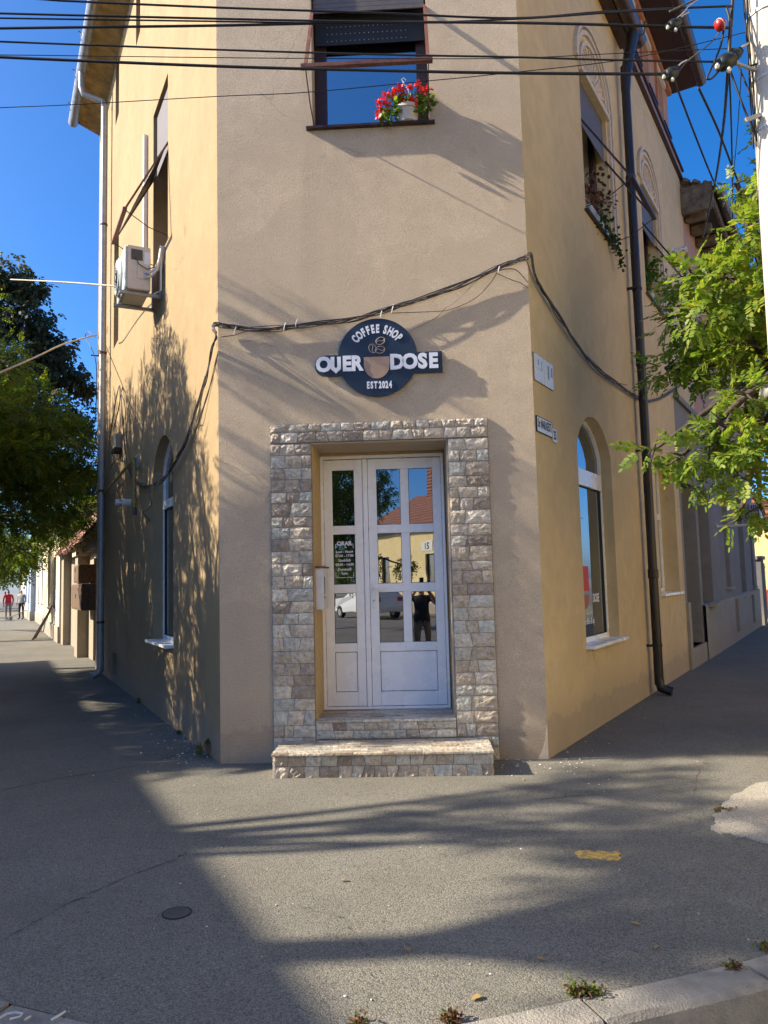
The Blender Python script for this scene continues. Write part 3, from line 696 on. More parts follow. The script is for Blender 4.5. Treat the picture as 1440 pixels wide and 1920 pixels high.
# plaster arches over the right-hand upper windows
for rc, wn in ((RU1, w4), (RU2, w5)):
    mc = (rc[0]+rc[1])/2; hw = (rc[1]-rc[0])/2; zs = 7.80
    def band(r0, r1, z0, o1, name):
        ou = [(mc-r1, zs)]+[(mc+r1*math.cos(math.pi-math.pi*i/24), zs+r1*.92*math.sin(math.pi*i/24)) for i in range(25)]+[(mc+r1, z0)]
        inn = [(mc-r0, zs)]+[(mc+r0*math.cos(math.pi-math.pi*i/24), zs+r0*.92*math.sin(math.pi*i/24)) for i in range(25)]+[(mc+r0, z0)]
        n = len(ou); m2 = MB(); v = [R.P(a, z, o1) for a, z in ou]+[R.P(a, z, o1) for a, z in inn]+[R.P(a, z, -.002) for a, z in ou]+[R.P(a, z, -.002) for a, z in inn]
        f = []
        for i in range(n-1): f += [(i, i+1, n+i+1, n+i), (i, 2*n+i, 2*n+i+1, i+1), (n+i, n+i+1, 3*n+i+1, 3*n+i)]
        f += [(0, n, 3*n, 2*n), (n-1, 2*n-1, 4*n-1, 3*n-1)]
        obj(name, m2.add(v, f), 'moulding', wn)
    band(hw+.16, hw+.21, 5.95, .05, 'arch_moulding'); band(hw+.07, hw+.13, 5.95, .035, 'arch_moulding')
    band(hw-.06, hw+.0, 7.8, .03, 'arch_moulding')
    for i in range(25):     # fluted shell ribs and beads
        an = math.pi*(i+.5)/25; r0, r1 = .12, hw-.08
        if i % 2 == 0: obj('arch_rib', MB().bar(R.P(mc+r0*math.cos(an), zs+r0*.9*math.sin(an), .008), R.P(mc+r1*math.cos(an), zs+r1*.9*math.sin(an), .008), .03, .02, R.n), 'moulding', wn)
    for i in range(12):
        for sg in (1,): obj('bead', MB().fb(R, mc+sg*(hw+.145)-.012, mc+sg*(hw+.145)+.012, 6.1+i*.135, 6.2+i*.135, 0, .03), 'moulding', wn)
    obj('lintel', MB().fb(R, rc[0]-.02, rc[1]+.04, 7.72, 7.80, -.16, .045), 'moulding', wn)

# eaves, gutters, attic storey ----------------------------------------------------
ev = MB(); sl_ = [(0, 11.45), (.44, 11.62), (.44, 11.66), (0, 11.62)]
ev.add([L.P(s, z, o) for s in (-.3, LLEN+.1) for o, z in sl_], [(0, 1, 5, 4), (1, 2, 6, 5), (2, 3, 7, 6), (3, 0, 4, 7), (0, 3, 2, 1), (4, 5, 6, 7)])
eave = obj('eave', ev, 'soffit_wood', bld)
gut = MB(); npr = [(.10*math.cos(a), .10*math.sin(a)) for a in [math.pi+math.pi*i/10 for i in range(11)]]
gv = [];
for s in (-.2, LLEN+.12):
    gv += [L.P(s, 11.62+z, .53+x) for x, z in npr]+[L.P(s, 11.62+z*.94, .53+x*.94) for x, z in npr]
gf = []
for i in range(10): gf += [(i, i+1, 22+i+1, 22+i), (11+i, 33+i, 33+i+1, 11+i+1), (22+i, 22+i+1, 33+i+1, 33+i), (i, 11+i, 12+i, i+1)]
obj('gutter', gut.add(gv, gf), 'gutter_grey', bld, smooth=True)
for i in range(8):
    s = 9.4-i*1.15
    obj('gutter_hook', MB().tube([L.P(s, 11.66, .45), L.P(s, 11.56, .45), L.P(s, 11.53, .53), L.P(s, 11.58, .625), L.P(s, 11.72, .64), L.P(s, 11.74, .68)], .008, 5), 'black_cable', bld)
# roof slab over the front and left
fr_ = MB(); q = [F.P(-.6, ZT+.1, .4), F.P(FW+.5, ZT+.1, .4), R.P(9.3, ZT+.1, .4), L.P(LLEN, ZT+.1, .5)]
top = Vector((0, 14, ZT+3)); fr_.add(q+[top, top], [(0, 1, 4), (1, 2, 4), (2, 3, 4), (3, 0, 4), (3, 2, 1, 0)]); obj('roof', fr_, 'roof_tile', bld)
# right-hand side: eave gutter over the corner part
gv = []; gm = MB(); npr2 = [(x*1.1, z*1.1) for x, z in npr]
for s in (-.1, 4.5):
    gv += [R.P(s, 9.47+z, .27+x) for x, z in npr2]+[R.P(s, 9.47+z*.94, .27+x*.94) for x, z in npr2]
gf2 = gf+[tuple(range(22, 33))]
obj('gutter', gm.add(gv, gf2), 'gutter_brown', bld, smooth='auto')
for i in range(3):
    s = 4.25-i*1.2; obj('gutter_hook', MB().tube([R.P(s, 9.5, .16), R.P(s, 9.37, .17), R.P(s, 9.34, .27), R.P(s, 9.4, .4), R.P(s, 9.56, .41), R.P(s, 9.58, .46), R.P(s, 9.54, .48)], .009, 5), 'black_cable', bld)
obj('eave_board', MB().fb(R, 0, 4.45, 9.42, 9.62, .001, .16), 'brown_metal', bld)
obj('cornice', MB().fb(R, 4.3, 9.3, 9.56, 9.60, 0, .07).fb(R, 4.3, 9.3, 9.73, 9.77, -.02, .09), 'brown_metal', bld)
obj('cornice_band', MB().fb(R, 4.3, 9.3, 9.60, 9.73, -.02, .05), 'pink_paint', bld)
at_ = obj('attic_storey', wall(R, rect(3.6, 8.5, 9.77, 11.1), [rect(5.0, 5.55, 9.85, 10.85), rect(6.2, 6.75, 9.85, 10.85), rect(7.45, 8.0, 9.85, 10.85)], .14, -.02), 'pink_paint', bld)
mb = MB(); mb.add([R.P(8.5, 9.77, -.02), R.P(8.5, 9.77, -3), R.P(8.5, 11.1, -3), R.P(8.5, 11.1, -.02)], [(0, 1, 2, 3)]); obj('attic_side', mb, 'pink_paint', at_)
for s0 in (5.0, 6.2, 7.45):
    obj('attic_window', MB().ring(R, rect(s0, s0+.55, 9.85, 10.85), rect(s0+.05, s0+.5, 9.9, 10.8), -.14, -.10), 'white_pvc', at_)
    obj('attic_pane', MB().fb(R, s0+.04, s0+.51, 9.89, 10.81, -.13, -.12), 'up_glass', at_)
    obj('attic_lintel', MB().fb(R, s0-.1, s0+.65, 10.85, 10.95, -.02, .03), 'duct_white', at_)
    obj('attic_pilaster', MB().fb(R, s0-.16, s0-.06, 9.8, 11.0, -.02, .02), 'orange_paint', at_)
    obj('attic_sill', MB().fb(R, s0-.05, s0+.6, 9.80, 9.84, -.02, .1), 'brown_metal', at_)
obj('attic_cornice', MB().fb(R, 3.6, 8.55, 10.96, 11.08, -.02, .06), 'orange_paint', at_)
obj('attic_eave', MB().fb(R, 3.4, 8.7, 11.08, 11.16, -3, .52), 'brown_frame', at_)
gv = []
for s in (3.4, 8.72):
    gv += [R.P(s, 11.16+z, .58+x) for x, z in npr2]+[R.P(s, 11.16+z*.94, .58+x*.94) for x, z in npr2]
obj('attic_gutter', MB().add(gv, gf2), 'gutter_brown', at_, smooth='auto')

# ================================================================== THINGS ON THE BUILDING
# --- coffee shop sign
scx, scz = F.W(708, 670, .03); sgn = thing('shop_sign', 'round navy coffee shop sign with a bar of raised white letters above the door', 'sign', F.P(scx, scz, .03))
rad = .372
p0 = F.W(584, 686, .03); p1 = F.W(828, 677, .03); tilt = 0.
SFr = Frame(F.P(scx, scz, 0), (F.d*math.cos(tilt)+Z*math.sin(tilt)), F.n)
class Tilt(Frame):
    def P(s, a, z, o=0.): return s.o+s.d*a+s.up*z+s.n*o
SF = Tilt(SFr.o, SFr.d, SFr.n); SF.up = SFr.n.cross(SFr.d)*1.0
if SF.up.z < 0: SF.up = -SF.up
bz0, bz1 = -.163, .035; bl, br_ = -.592, .602
hw_ = (bz1-bz0)/2
out = []
a1 = math.asin((bz1)/rad); a0 = math.asin(bz0/rad)
for i in range(33): an = a1+(math.pi-2*a1)*i/32; out.append((rad*math.cos(an), rad*math.sin(an)))
for i in range(13): an = math.pi/2+math.pi*i/12; out.append((bl+hw_+hw_*math.cos(an), (bz0+bz1)/2+hw_*math.sin(an)))
for i in range(33): an = math.pi-a0+(math.pi+2*a0)*i/32; out.append((rad*math.cos(an), rad*math.sin(an)))
out += [(br_, bz0), (br_, bz1)]
obj('panel', MB().prism(SF, out, .012, .034), 'navy', sgn)
arcR = .268; s_ = 'COFFEE SHOP'; wds = {'C': .050, 'O': .050, 'F': .045, 'E': .045, ' ': .028, 'S': .047, 'H': .050, 'P': .048}
tot = sum(wds[c] for c in s_); ang = math.pi/2+tot/arcR/2
for ch in s_:
    wd = wds[ch]; ang -= wd/arcR/2
    if ch != ' ': obj('letter', lay(text(ch, .108, bold=.0052, ext=.004, sx=.58), SF, arcR*math.cos(ang), arcR*math.sin(ang), .037, ang-math.pi/2), 'sign_white', sgn, fix=False)
    ang -= wd/arcR/2
for ch, x in (('E', -.094), ('S', -.060), ('T', -.024), ('2', .018), ('0', .050), ('2', .080), ('4', .114)): obj('letter', lay(text(ch, .088, bold=.0045, ext=.004, sx=.58), SF, x, -.268, .037), 'sign_white', sgn, fix=False)
zc_ = (bz0+bz1)/2+.004
for ch, x, sx in (('O', -.506, .92), ('E', -.289, .86), ('R', -.196, .86), ('D', .180, .92), ('O', .300, .92), ('S', .418, .92), ('E', .518, .86)):
    obj('letter', lay(text(ch, .190, bold=.0095, ext=.006, sx=sx*1.02), SF, x, zc_, .042), 'sign_white', sgn, fix=False)
uu = [(-.05, .075), (-.05, -.04), (0, -.082), (.05, -.04), (.05, .075), (.014, .075), (.014, -.022), (0, -.034), (-.014, -.022), (-.014, .075)]
obj('letter', MB().prism(SF, [(-.392+a*.96, zc_+z) for a, z in uu], .034, .048), 'sign_white', sgn)
cup = [(-.130, .004), (.112, .004)]+[(-.009+.121*math.cos(-math.pi*i/16), -.065+.138*math.sin(-math.pi*i/16)) for i in range(17)]
obj('cup_inlay', MB().prism(SF, cup, .030, .038), 'sign_tan', sgn)
obj('cup_line', MB().fb(SF, -.14, .125, .006, .010, .033, .0375), 'navy_edge', sgn)
bean = MB()
for (bx, by, br2) in ((.03, .155, .45), (-.045, .085, -1.25), (.025, .07, .15)):
    ca, sa = math.cos(br2), math.sin(br2); rx, ry = .044, .033
    pts = [SF.P(bx+rx*math.cos(q)*ca-ry*math.sin(q)*sa, by+rx*math.cos(q)*sa+ry*math.sin(q)*ca, .036) for q in [2*math.pi*i/24 for i in range(25)]]
    bean.tube(pts, .0028, 5, False)
    cv = [SF.P(bx+x*ca-y*sa, by+x*sa+y*ca, .036) for x, y in [(-rx+.002+i*(2*rx-.004)/10, .010*math.sin(2*math.pi*i/10)) for i in range(11)]]
    bean.tube(cv, .0026, 5)
obj('coffee_beans', bean, 'sign_line', sgn)
# --- enamel plates on the right-hand wall
def plate(px, label, writing, name='street_sign'):
    (u0, v0), (u1, v1) = px; s0, z1 = R.W(u0, v0, .01); s1, z0 = R.W(u1, v1, .01)
    return s0, s1, z0, z1
sp = thing('street_sign', 'white enamel street name plate with black letters on the corner', 'street sign', R.P(.25, 3, .01))
obj('name_plate', MB().fb(R, .03, .46, 2.955, 3.10, .004, .014), 'enamel', sp, bevel=.003)
obj('plate_rim', MB().ring(R, rect(.028, .462, 2.953, 3.102), rect(.034, .456, 2.959, 3.096), .003, .0155), 'black_ink', sp)
obj('lettering', lay(text('Str MARASESTI', .118, ext=.0008, bold=.002, sx=.50), R, .245, 3.035, .0146), 'black_ink', sp, fix=False)
obj('number_plate', MB().fb(R, .468, .60, 2.92, 3.05, .004, .014), 'enamel', sp, bevel=.003)
obj('number', lay(text('25', .12, ext=.0008, bold=.003, sx=.75), R, .534, 2.985, .0146), 'black_ink', sp, fix=False)
wp = thing('wall_plaque', 'pair of blank white enamel plates high on the corner wall', 'plaque', R.P(.3, 3.6, .01))
for a, b_ in ((.03, .295), (.305, .565)):
    obj('plate', MB().fb(R, a, b_, 3.44, 3.70, .004, .016), 'enamel', wp, bevel=.012)
    obj('plate_edge', MB().ring(R, rect(a-.003, b_+.003, 3.437, 3.703), rect(a+.003, b_-.003, 3.443, 3.697), .002, .010), 'ac_dark', wp)
    for k in range(4): obj('ink_spot', MB().fb(R, a+.04+.05*k, a+.055+.05*k+random.uniform(0, .03), 3.52+.04*random.randint(0, 3), 3.535+.04*3, .0162, .0166) if k % 2 else MB().fb(R, a+.05, b_-.04, 3.565, 3.568, .0162, .0166), 'faint_ink', wp)
# --- letter box in the door recess
mbx = thing('letter_box', 'narrow white metal letter box on the left jamb of the doorway', 'letter box', F.P(.9, 1.5, -.2))
X0 = DO[0]+.0062
obj('box', MB().fb(F, X0, X0+.075, 1.36, 1.745, -.40, -.06), 'mailbox_paint', mbx, bevel=.004)
obj('lid', MB().fb(F, X0-.0, X0+.09, 1.745, 1.758, -.42, -.04), 'rust_edge', mbx)
obj('slot', MB().fb(F, X0+.0755, X0+.078, 1.50, 1.66, -.16, -.13), 'seal', mbx)
obj('lock', MB().lathe(F.P(X0+.075, 1.47, -.10), [(.011, 0), (.011, .012), (0, .012)], 10, F.d), 'galvanised', mbx)
obj('edge', MB().fb(F, X0-.001, X0+.002, 1.36, 1.745, -.059, -.056), 'rust_edge', mbx)

# --- air conditioner on the left wall
ac = thing('air_conditioner', 'cream outdoor air conditioner unit on brackets under the left window', 'air conditioner', L.P(3.1, 5.3, .3))
s0, s1, z0, z1, o0, o1 = 2.72, 3.46, 5.36, 5.93, .15, .44
bd = obj('body', MB().fb(L, s0, s1, z0, z1, o0, o1), 'ac_body', ac, bevel=.015)
obj('front_cover', MB().fb(L, s0+.01, s1-.01, z0+.01, z1-.01, o1, o1+.025), 'ac_face', bd, bevel=.02)
c_ = L.P((s0+s1)/2+.08, (z0+z1)/2, o1+.022); obj('fan_grille', MB().lathe(c_, [(.25, 0), (.25, .03), (.22, .05), (.05, .055), (0, .055)], 28, L.n), 'ac_face', bd, smooth='auto')
for k in range(6): obj('grille_ring', MB().lathe(c_, [(.06+k*.033, .052-k*.003), (.06+k*.033, .064-k*.003), (.066+k*.033, .064-k*.003), (.066+k*.033, .052-k*.003)], 24, L.n), 'ac_dark', bd)
obj('side_cover', MB().fb(L, s0-.012, s0, z0+.14, z0+.34, o0+.03, o0+.17), 'ac_body', bd, bevel=.006)
obj('side_recess', MB().fb(L, s0-.004, s0, z0+.38, z0+.52, o0+.10, o1-.05), 'ac_dark', bd)
obj('label_plate', MB().fb(L, s0-.004, s0, z0+.34, z0+.5, o0+.015, o0+.08), 'sign_white', bd)
for s in (s0+.09, s1-.12):
    bk_ = obj('bracket', MB().fb(L, s-.02, s+.02, z0-.045, z0-.005, 0, .52).fb(L, s-.02, s+.02, z0-.05, z0+.5, .001, .03), 'galvanised', ac)
    obj('foot', MB().fb(L, s-.03, s+.03, z0-.005, z0+.012, o0+.03, o1-.03), 'ac_dark', ac)
obj('pipe_cover', MB().bar(L.P(s0-.16, z1-.02, .03), L.P(s0-.02, z0+.28, .05), .06, .05), 'duct_white', ac)
for d_ in (0, .03): obj('hose', MB().tube([L.P(s0-.01, z0+.22-d_*2, o0+.08), L.P(s0-.06, z0+.22-d_*2, o0+.02), L.P(s0-.12, z0+.28-d_, .09), L.P(s0-.155, z0+.42, .06), L.P(s0-.16, z0+.53, .05)], .016, 8), 'duct_white', ac, smooth=True)
obj('cable', MB().tube([L.P(s0-.005, z0+.42, o1-.1), L.P(s0-.03, z0+.32, o1-.14), L.P(s0-.05, z0+.26, o0+.05), L.P(s0-.1, z0+.3, .08)], .007, 6), 'ac_dark', ac)
obj('drain_hose', MB().tube([L.P(s0-.15, z0+.5, .05), L.P(s0-.15, z0-.03, .05), L.P(s0-.05, z0-.05, .12)], .009, 6), 'duct_white', ac)
dk = obj('pipe_duct', MB().fb(L, 3.82, 3.90, 6.2, 8.1, 0, .06), 'duct_white', None, bevel=.008); tag(dk, 'white plastic pipe duct running up the wall above the air conditioner', 'duct')

# --- flues, vent, junction box, gas pipe
def flue(fr, s, z, ln, label, r=.055, drop=.0):
    t_ = thing('flue_pipe', label, 'flue pipe', fr.P(s, z, 0))
    obj('collar', MB().lathe(fr.P(s, z, 0), [(r*1.5, 0), (r*1.5, .012), (r, .03)], 16, fr.n), 'duct_white', t_)
    ax = (fr.n*ln-Z*drop).normalized()
    obj('pipe', MB().lathe(fr.P(s, z, 0), [(r, 0), (r, ln*.55), (r*1.12, ln*.56), (r*1.12, ln*.68), (r*.9, ln*.7), (r*.8, ln), (r*.6, ln), (r*.6, ln*.9)], 16, ax), 'duct_white', t_, smooth='auto')
    for k in range(5): a = 2*math.pi*k/5; obj('slot', MB().bar(fr.P(s, z, 0)+ax*ln*.72+(fr.d*math.cos(a)+Z*math.sin(a))*r*.9, fr.P(s, z, 0)+ax*ln*.84+(fr.d*math.cos(a)+Z*math.sin(a))*r*.87, .02, .012), 'ac_dark', t_)
sF, zF = L.W(256, 943); flue(L, sF, zF, .30, 'white boiler flue sticking out of the shaded left wall')
flue(R, 7.9, 7.55, .26, 'white boiler flue high on the wall beside the wooden eave', .06)
sV, zV = L.W(259, 865)
vt = thing('vent_grille', 'square white louvred vent grille on the left wall', 'vent', L.P(sV, zV, 0))
obj('frame', MB().ring(L, rect(sV-.1, sV+.1, zV-.1, zV+.1), rect(sV-.08, sV+.08, zV-.08, zV+.08), 0, .02), 'grille', vt)
for k in range(8): obj('louvre', MB().fb(L, sV-.08, sV+.08, zV-.078+k*.02, zV-.068+k*.02, 0, .015), 'grille', vt)
sJ, zJ = L.W(226, 830)
jb = thing('junction_box', 'grey cable junction box on the left wall under the hanging cable loops', 'junction box', L.P(sJ, zJ, 0))
obj('case', MB().fb(L, sJ-.2, sJ+.16, zJ-.12, zJ+.12, .0, .11), 'box_grey', jb, bevel=.01)
for k in range(4): obj('rib', MB().fb(L, sJ-.203, sJ-.2, zJ-.11, zJ+.11, .015+k*.024, .027+k*.024), 'box_grey', jb)
obj('cable_gland', MB().fb(L, sJ-.22, sJ+.18, zJ-.17, zJ-.12, .01, .13), 'black_cable', jb)
gp = thing('gas_pipe', 'yellow ochre gas pipe bracketed along the left wall', 'pipe', L.P(4.8, 3.4, 0))
pA, pB = L.W(205, 905, .1), L.W(252, 860, .1)
obj('run', MB().tube([L.P(8.0, pA[1]-.1, .1), L.P(pB[0], pB[1], .1), L.P(pB[0]-.02, pB[1]-.04, .1), L.P(pB[0]-.02, pB[1]-.75, .1)], .024, 8), 'gas_yellow', gp, smooth='auto')
obj('valve', MB().lathe(L.P(pB[0]-.02, pB[1]-.62, .1), [(.045, -.06), (.045, .06)], 10), 'gas_yellow', gp)
obj('valve_cap', MB().lathe(L.P(pB[0]-.02, pB[1]-.75, .1), [(.035, -.06), (.03, .05)], 10), 'ac_dark', gp)

# --- downpipes
dpl = thing('downpipe', 'grey galvanised downpipe on the left wall with an offset to the gutter', 'downpipe', L.P(7.85, 0, .12))
obj('pipe', MB().tube([L.P(7.85, 0.12, .13), L.P(7.85, 1, .13), L.P(7.85, 10.85, .13)], .062, 14), 'galvanised', dpl, smooth='auto')
obj('offset_bend', MB().tube([L.P(7.85, 10.82, .13), L.P(7.9, 11.0, .16), L.P(8.0, 11.12, .50), L.P(8.0, 11.25, .54), L.P(8.0, 11.62, .54)], .058, 12), 'galvanised', dpl, smooth='auto')
obj('shoe', MB().tube([L.P(7.85, .2, .13), L.P(7.85, .1, .15), L.P(7.85, .05, .27)], .064, 12), 'galvanised', dpl, smooth='auto')
for z in (1.0, 3.4, 6.0, 8.5): obj('clip', MB().lathe(L.P(7.85, z, .13), [(.07, -.02), (.07, .02)], 14), 'rust_edge', dpl)
dpr = thing('downpipe', 'dark brown metal downpipe on the right-hand wall', 'downpipe', R.P(4.12, 0, .12))
obj('pipe', MB().tube([R.P(4.12, .14, .12), R.P(4.12, 2, .12), R.P(4.12, 8.9, .12)], .062, 14), 'dark_pipe', dpr, smooth='auto')
obj('hopper', MB().tube([R.P(4.12, 8.55, .12), R.P(4.12, 8.75, .13), R.P(4.12, 9.1, .2), R.P(4.12, 9.36, .27)], [.066, .075, .08, .085], 12), 'dark_pipe', dpr, smooth='auto')
obj('shoe', MB().tube([R.P(4.12, .22, .12), R.P(4.12, .10, .14), R.P(4.12, .055, .28)], .066, 12), 'dark_pipe', dpr, smooth='auto')
for z in (.66, 3.3, 5.6): obj('clip', MB().lathe(R.P(4.12, z, .12), [(.069, -.02), (.069, .02)], 14).fb(R, 4.02, 4.06, z-.015, z+.015, 0, .12), 'black_cable', dpr)
for z in (1.62, 4.55, 7.2): obj('socket', MB().lathe(R.P(4.12, z, .12), [(.066, -.06), (.072, -.05), (.072, .05), (.066, .06)], 14), 'dark_pipe', dpr)

# --- wall cable bundle
def catm(p, n=8): return smooth_path([Vector(x) for x in p], n)
path = [L.X(u, v, .05) for u, v in ((204, 830), (209, 800), (217, 755), (224, 724), (228, 760), (232, 820), (238, 865), (247, 893), (260, 908), (277, 913), (297, 906), (320, 883), (338, 850), (358, 800), (375, 745), (388, 700), (398, 655), (405, 628))]
path += [L.P(.0, 4.05, .04)+F.n*.02, F.X(430, 612, .035)]+[F.X(u, v, .035) for u, v in ((500, 617), (600, 607), (680, 594), (760, 570), (860, 535), (940, 500), (980, 485))]
path += [F.P(FW, F.W(985, 484)[1], .03)+R.n*.03]+[R.X(u, v, .04) for u, v in ((1003, 515), (1030, 565), (1065, 620), (1110, 680), (1160, 723), (1196, 745), (1225, 752), (1258, 735), (1300, 700))]
cb = thing('cable_bundle', 'sagging bundle of old telephone cables strung round the corner of the building', 'cables', path[20])
base = catm(path, 8)
for k in range(9):
    ph = random.uniform(0, 6.28); fq = random.uniform(.25, .5); am = random.uniform(.006, .026); pts = []
    for i, p in enumerate(base):
        loose = 1.6 if 60 < i < 150 and k > 5 else 1.
        pts.append(p+Vector((0, 0, am*math.sin(fq*i+ph)*loose+(k-4)*.003))+Vector((math.cos(fq*i+ph*2), math.sin(fq*i), 0))*am*.35)
    i0 = 0 if k % 3 else random.randint(0, 12); i1 = len(pts)-(0 if k % 2 else random.randint(0, 10))
    obj('strand', MB().tube(pts[i0:i1], random.choice([.0032, .0042, .0055]), 5), random.choice(['grey_cable', 'brown_cable', 'black_cable', 'brown_cable']), cb, smooth=True)
for (u, v) in ((441, 620), (534, 613), (556, 606), (715, 588), (736, 580), (935, 505)):
    p = F.X(u, v, .035); obj('cable_tie', MB().tube([p+Vector((-.012, 0, -.04)), p+F.n*.02, p+Vector((.012, 0, .045))], .004, 5), 'sign_white', cb)
for pxs, m_, r_ in (([(935, 505), (920, 530), (890, 560), (845, 580), (810, 584), (735, 587)], 'brown_cable', .004), ([(895, 525), (860, 560), (836, 577)], 'pale_cable', .004), ([(836, 577), (815, 597), (768, 620)], 'brown_cable', .003), ([(930, 508), (965, 505), (990, 530)], 'brown_cable', .005), ([(930, 512), (960, 525), (975, 530), (990, 540)], 'brown_cable', .004), ([(413, 632), (440, 628), (470, 620), (520, 622), (560, 612)], 'brown_cable', .005)):
    obj('loose_wire', MB().tube(catm([F.X(u, v, .03) for u, v in pxs], 5), r_, 5), m_, cb)
for pxs in ([(385, 705), (372, 750), (362, 790), (352, 820), (330, 858)], [(388, 700), (380, 735), (372, 775), (368, 790), (363, 790)], [(226, 740), (222, 770), (212, 805), (208, 830), (212, 860)], [(224, 726), (225, 760), (226, 800)], [(226, 735), (234, 760), (236, 800), (238, 840)], [(278, 912), (280, 930), (284, 945), (278, 955), (268, 960), (272, 966), (280, 975), (276, 980)], [(245, 880), (225, 860), (212, 868), (206, 880)]):
    obj('loose_wire', MB().tube(catm([L.X(u, v, .06) for u, v in pxs], 5), random.choice([.004, .006]), 5), random.choice(['grey_cable', 'black_cable']), cb)
for pxs in ([(1050, 600), (1085, 650), (1110, 690), (1140, 712), (1175, 722)], [(985, 484), (1000, 520), (1012, 540)]):
    obj('loose_wire', MB().tube(catm([R.X(u, v, .06) for u, v in pxs], 5), .005, 5), 'brown_cable', cb)

# ================================================================== NEXT HOUSE ON THE RIGHT-HAND STREET
hb = thing('grey_house', 'weathered grey rendered house with wooden eave next to the corner building', 'house', R.P(12, 0, 0))
GD = rect(7.35, 8.75, .33, 3.25); GN = rect(9.02, 10.35, 1.02, 3.25); GW1 = rect(12.45, 13.25, 1.28, 3.55); GW2 = rect(15.3, 16.45, .98, 3.65); GW3 = rect(18.0, 18.6, 1.2, 3.6)
obj('lower_wall', wall(R, rect(7.1, 19.3, -.2, 4.7), [GD, GN, GW1, GW2, GW3], .28, -.01), 'grey_render', hb)
obj('upper_wall', wall(R, rect(9.3, 19.3, 4.7, 9.2), [rect(13.2, 14.2, 6, 7.9), rect(16.5, 17.5, 6, 7.9)], .2, -.012), 'pink_paint', hb)
obj('string_course', MB().fb(R, 7.1, 19.3, 4.66, 4.76, -.01, .05), 'grey_render', hb)
obj('door_niche', MB().fb(R, 7.3, 8.8, .3, 3.3, -.33, -.28), 'grey_niche', hb); obj('blind_window', MB().fb(R, 8.98, 10.4, 1, 3.3, -.30, -.20), 'grey_niche', hb)
for q in (GW1, GW2, GW3):
    s0, s1, z0, z1 = q[0][0], q[1][0], q[0][1], q[2][1]
    wq = obj('window', MB().ring(R, q, rect(s0+.07, s1-.07, z0+.07, z1-.07), -.28, -.2), 'blue_wall', hb)
    obj('pane', MB().fb(R, s0+.05, s1-.05, z0+.05, z1-.05, -.27, -.25), 'shop_glass', wq); obj('sill', MB().fb(R, s0-.04, s1+.04, z0-.05, z0+.002, -.2, .08), 'pale_plinth', wq)
for q in ((13.2, 14.2), (16.5, 17.5)):
    wq = obj('window', MB().ring(R, rect(q[0], q[1], 6, 7.9), rect(q[0]+.08, q[1]-.08, 6.08, 7.82), -.2, -.12), 'white_pvc', hb)
    obj('pane', MB().fb(R, q[0]+.05, q[1]-.05, 6.05, 7.85, -.19, -.17), 'up_glass', wq)
obj('plinth', wall(R, [(8.85, -.2), (19.3, -.2), (19.3, 1.1), (10.5, 1.02), (8.85, 1.0)], [rect(13.2, 13.85, .2, .98), rect(16.85, 17.5, .2, .98)], .12, .055), 'pale_plinth', hb)
obj('plinth_top', MB().add([R.P(8.85, 1.0, .055), R.P(10.5, 1.02, .055), R.P(19.3, 1.1, .055), R.P(19.3, 1.12, -.02), R.P(10.5, 1.04, -.02), R.P(8.85, 1.02, -.02)], [(0, 1, 4, 5), (1, 2, 3, 4)]), 'pale_plinth', hb)
obj('plinth', MB().fb(R, 7.1, 7.33, -.2, 1.12, -.02, .045), 'pale_plinth', hb)
obj('door_step', MB().fb(R, 7.35, 8.84, -.2, .33, -.28, .04), 'pale_plinth', hb)
obj('wall_shelf', MB().fb(R, 9.2, 9.9, .97, 1.04, .06, .2), 'pale_plinth', hb)
for q in ((13.2, 13.85), (16.85, 17.5)): obj('cellar_window', MB().fb(R, q[0], q[1], .2, .98, -.07, -.05), 'ac_dark', hb)
obj('eave', MB().fb(R, 9.3, 19.3, 9.0, 9.06, -.1, .55), 'dark_wood', hb)
obj('eave_end', MB().fb(R, 9.2, 9.3, 8.82, 9.35, 0, .6), 'old_wood', hb)
obj('fascia', MB().fb(R, 9.3, 19.3, 8.98, 9.2, .55, .6), 'old_wood', hb)
for i in range(14): obj('rafter_end', MB().fb(R, 9.55+i*.7, 9.73+i*.7, 8.8, 8.99, 0, .42), 'old_wood', hb, bevel=.03)
gv = []
for s in (9.2, 19.3): gv += [R.P(s, 9.22+z, .71+x) for x, z in npr2]+[R.P(s, 9.22+z*.94, .71+x*.94) for x, z in npr2]
obj('gutter', MB().add(gv, gf2), 'gutter_brown', hb, smooth='auto')
mb = MB(); mb.add([R.P(9.2, 9.2, .7), R.P(19.4, 9.2, .7), R.P(19.4, 11.2, -3.5), R.P(9.2, 11.2, -3.5)], [(0, 1, 2, 3)]); rf = obj('roof', mb, 'roof_tile', hb)
for i in range(9): obj('ridge_tile', MB().lathe(R.P(9.3, 9.36+i*.085, .45-i*.19), [(.05, -.12), (.085, .0), (.06, .03)], 8, (R.n*-1+Z*.45)), 'old_wood', rf)
flue(R, 11.4, 2.62, 1.1, 'thin white pipe sticking out of the grey house wall', .03)
ac2 = thing('air_conditioner', 'small white air conditioner unit far along the grey house wall', 'air conditioner', R.P(17.6, 3.1, .2))
obj('body', MB().fb(R, 17.2, 17.9, 3.05, 3.55, .12, .4), 'duct_white', ac2, bevel=.02); obj('grille', MB().fb(R, 17.195, 17.2, 3.12, 3.5, .15, .36), 'ac_dark', ac2)
for k in range(3): obj('grille_bar', MB().fb(R, 17.18, 17.194, 3.12, 3.5, .2+k*.05, .21+k*.05).fb(R, 17.178, 17.193, 3.2+k*.09, 3.21+k*.09, .15, .36), 'duct_white', ac2)
obj('bracket', MB().fb(R, 17.3, 17.35, 3.0, 3.05, 0, .42), 'galvanised', ac2)
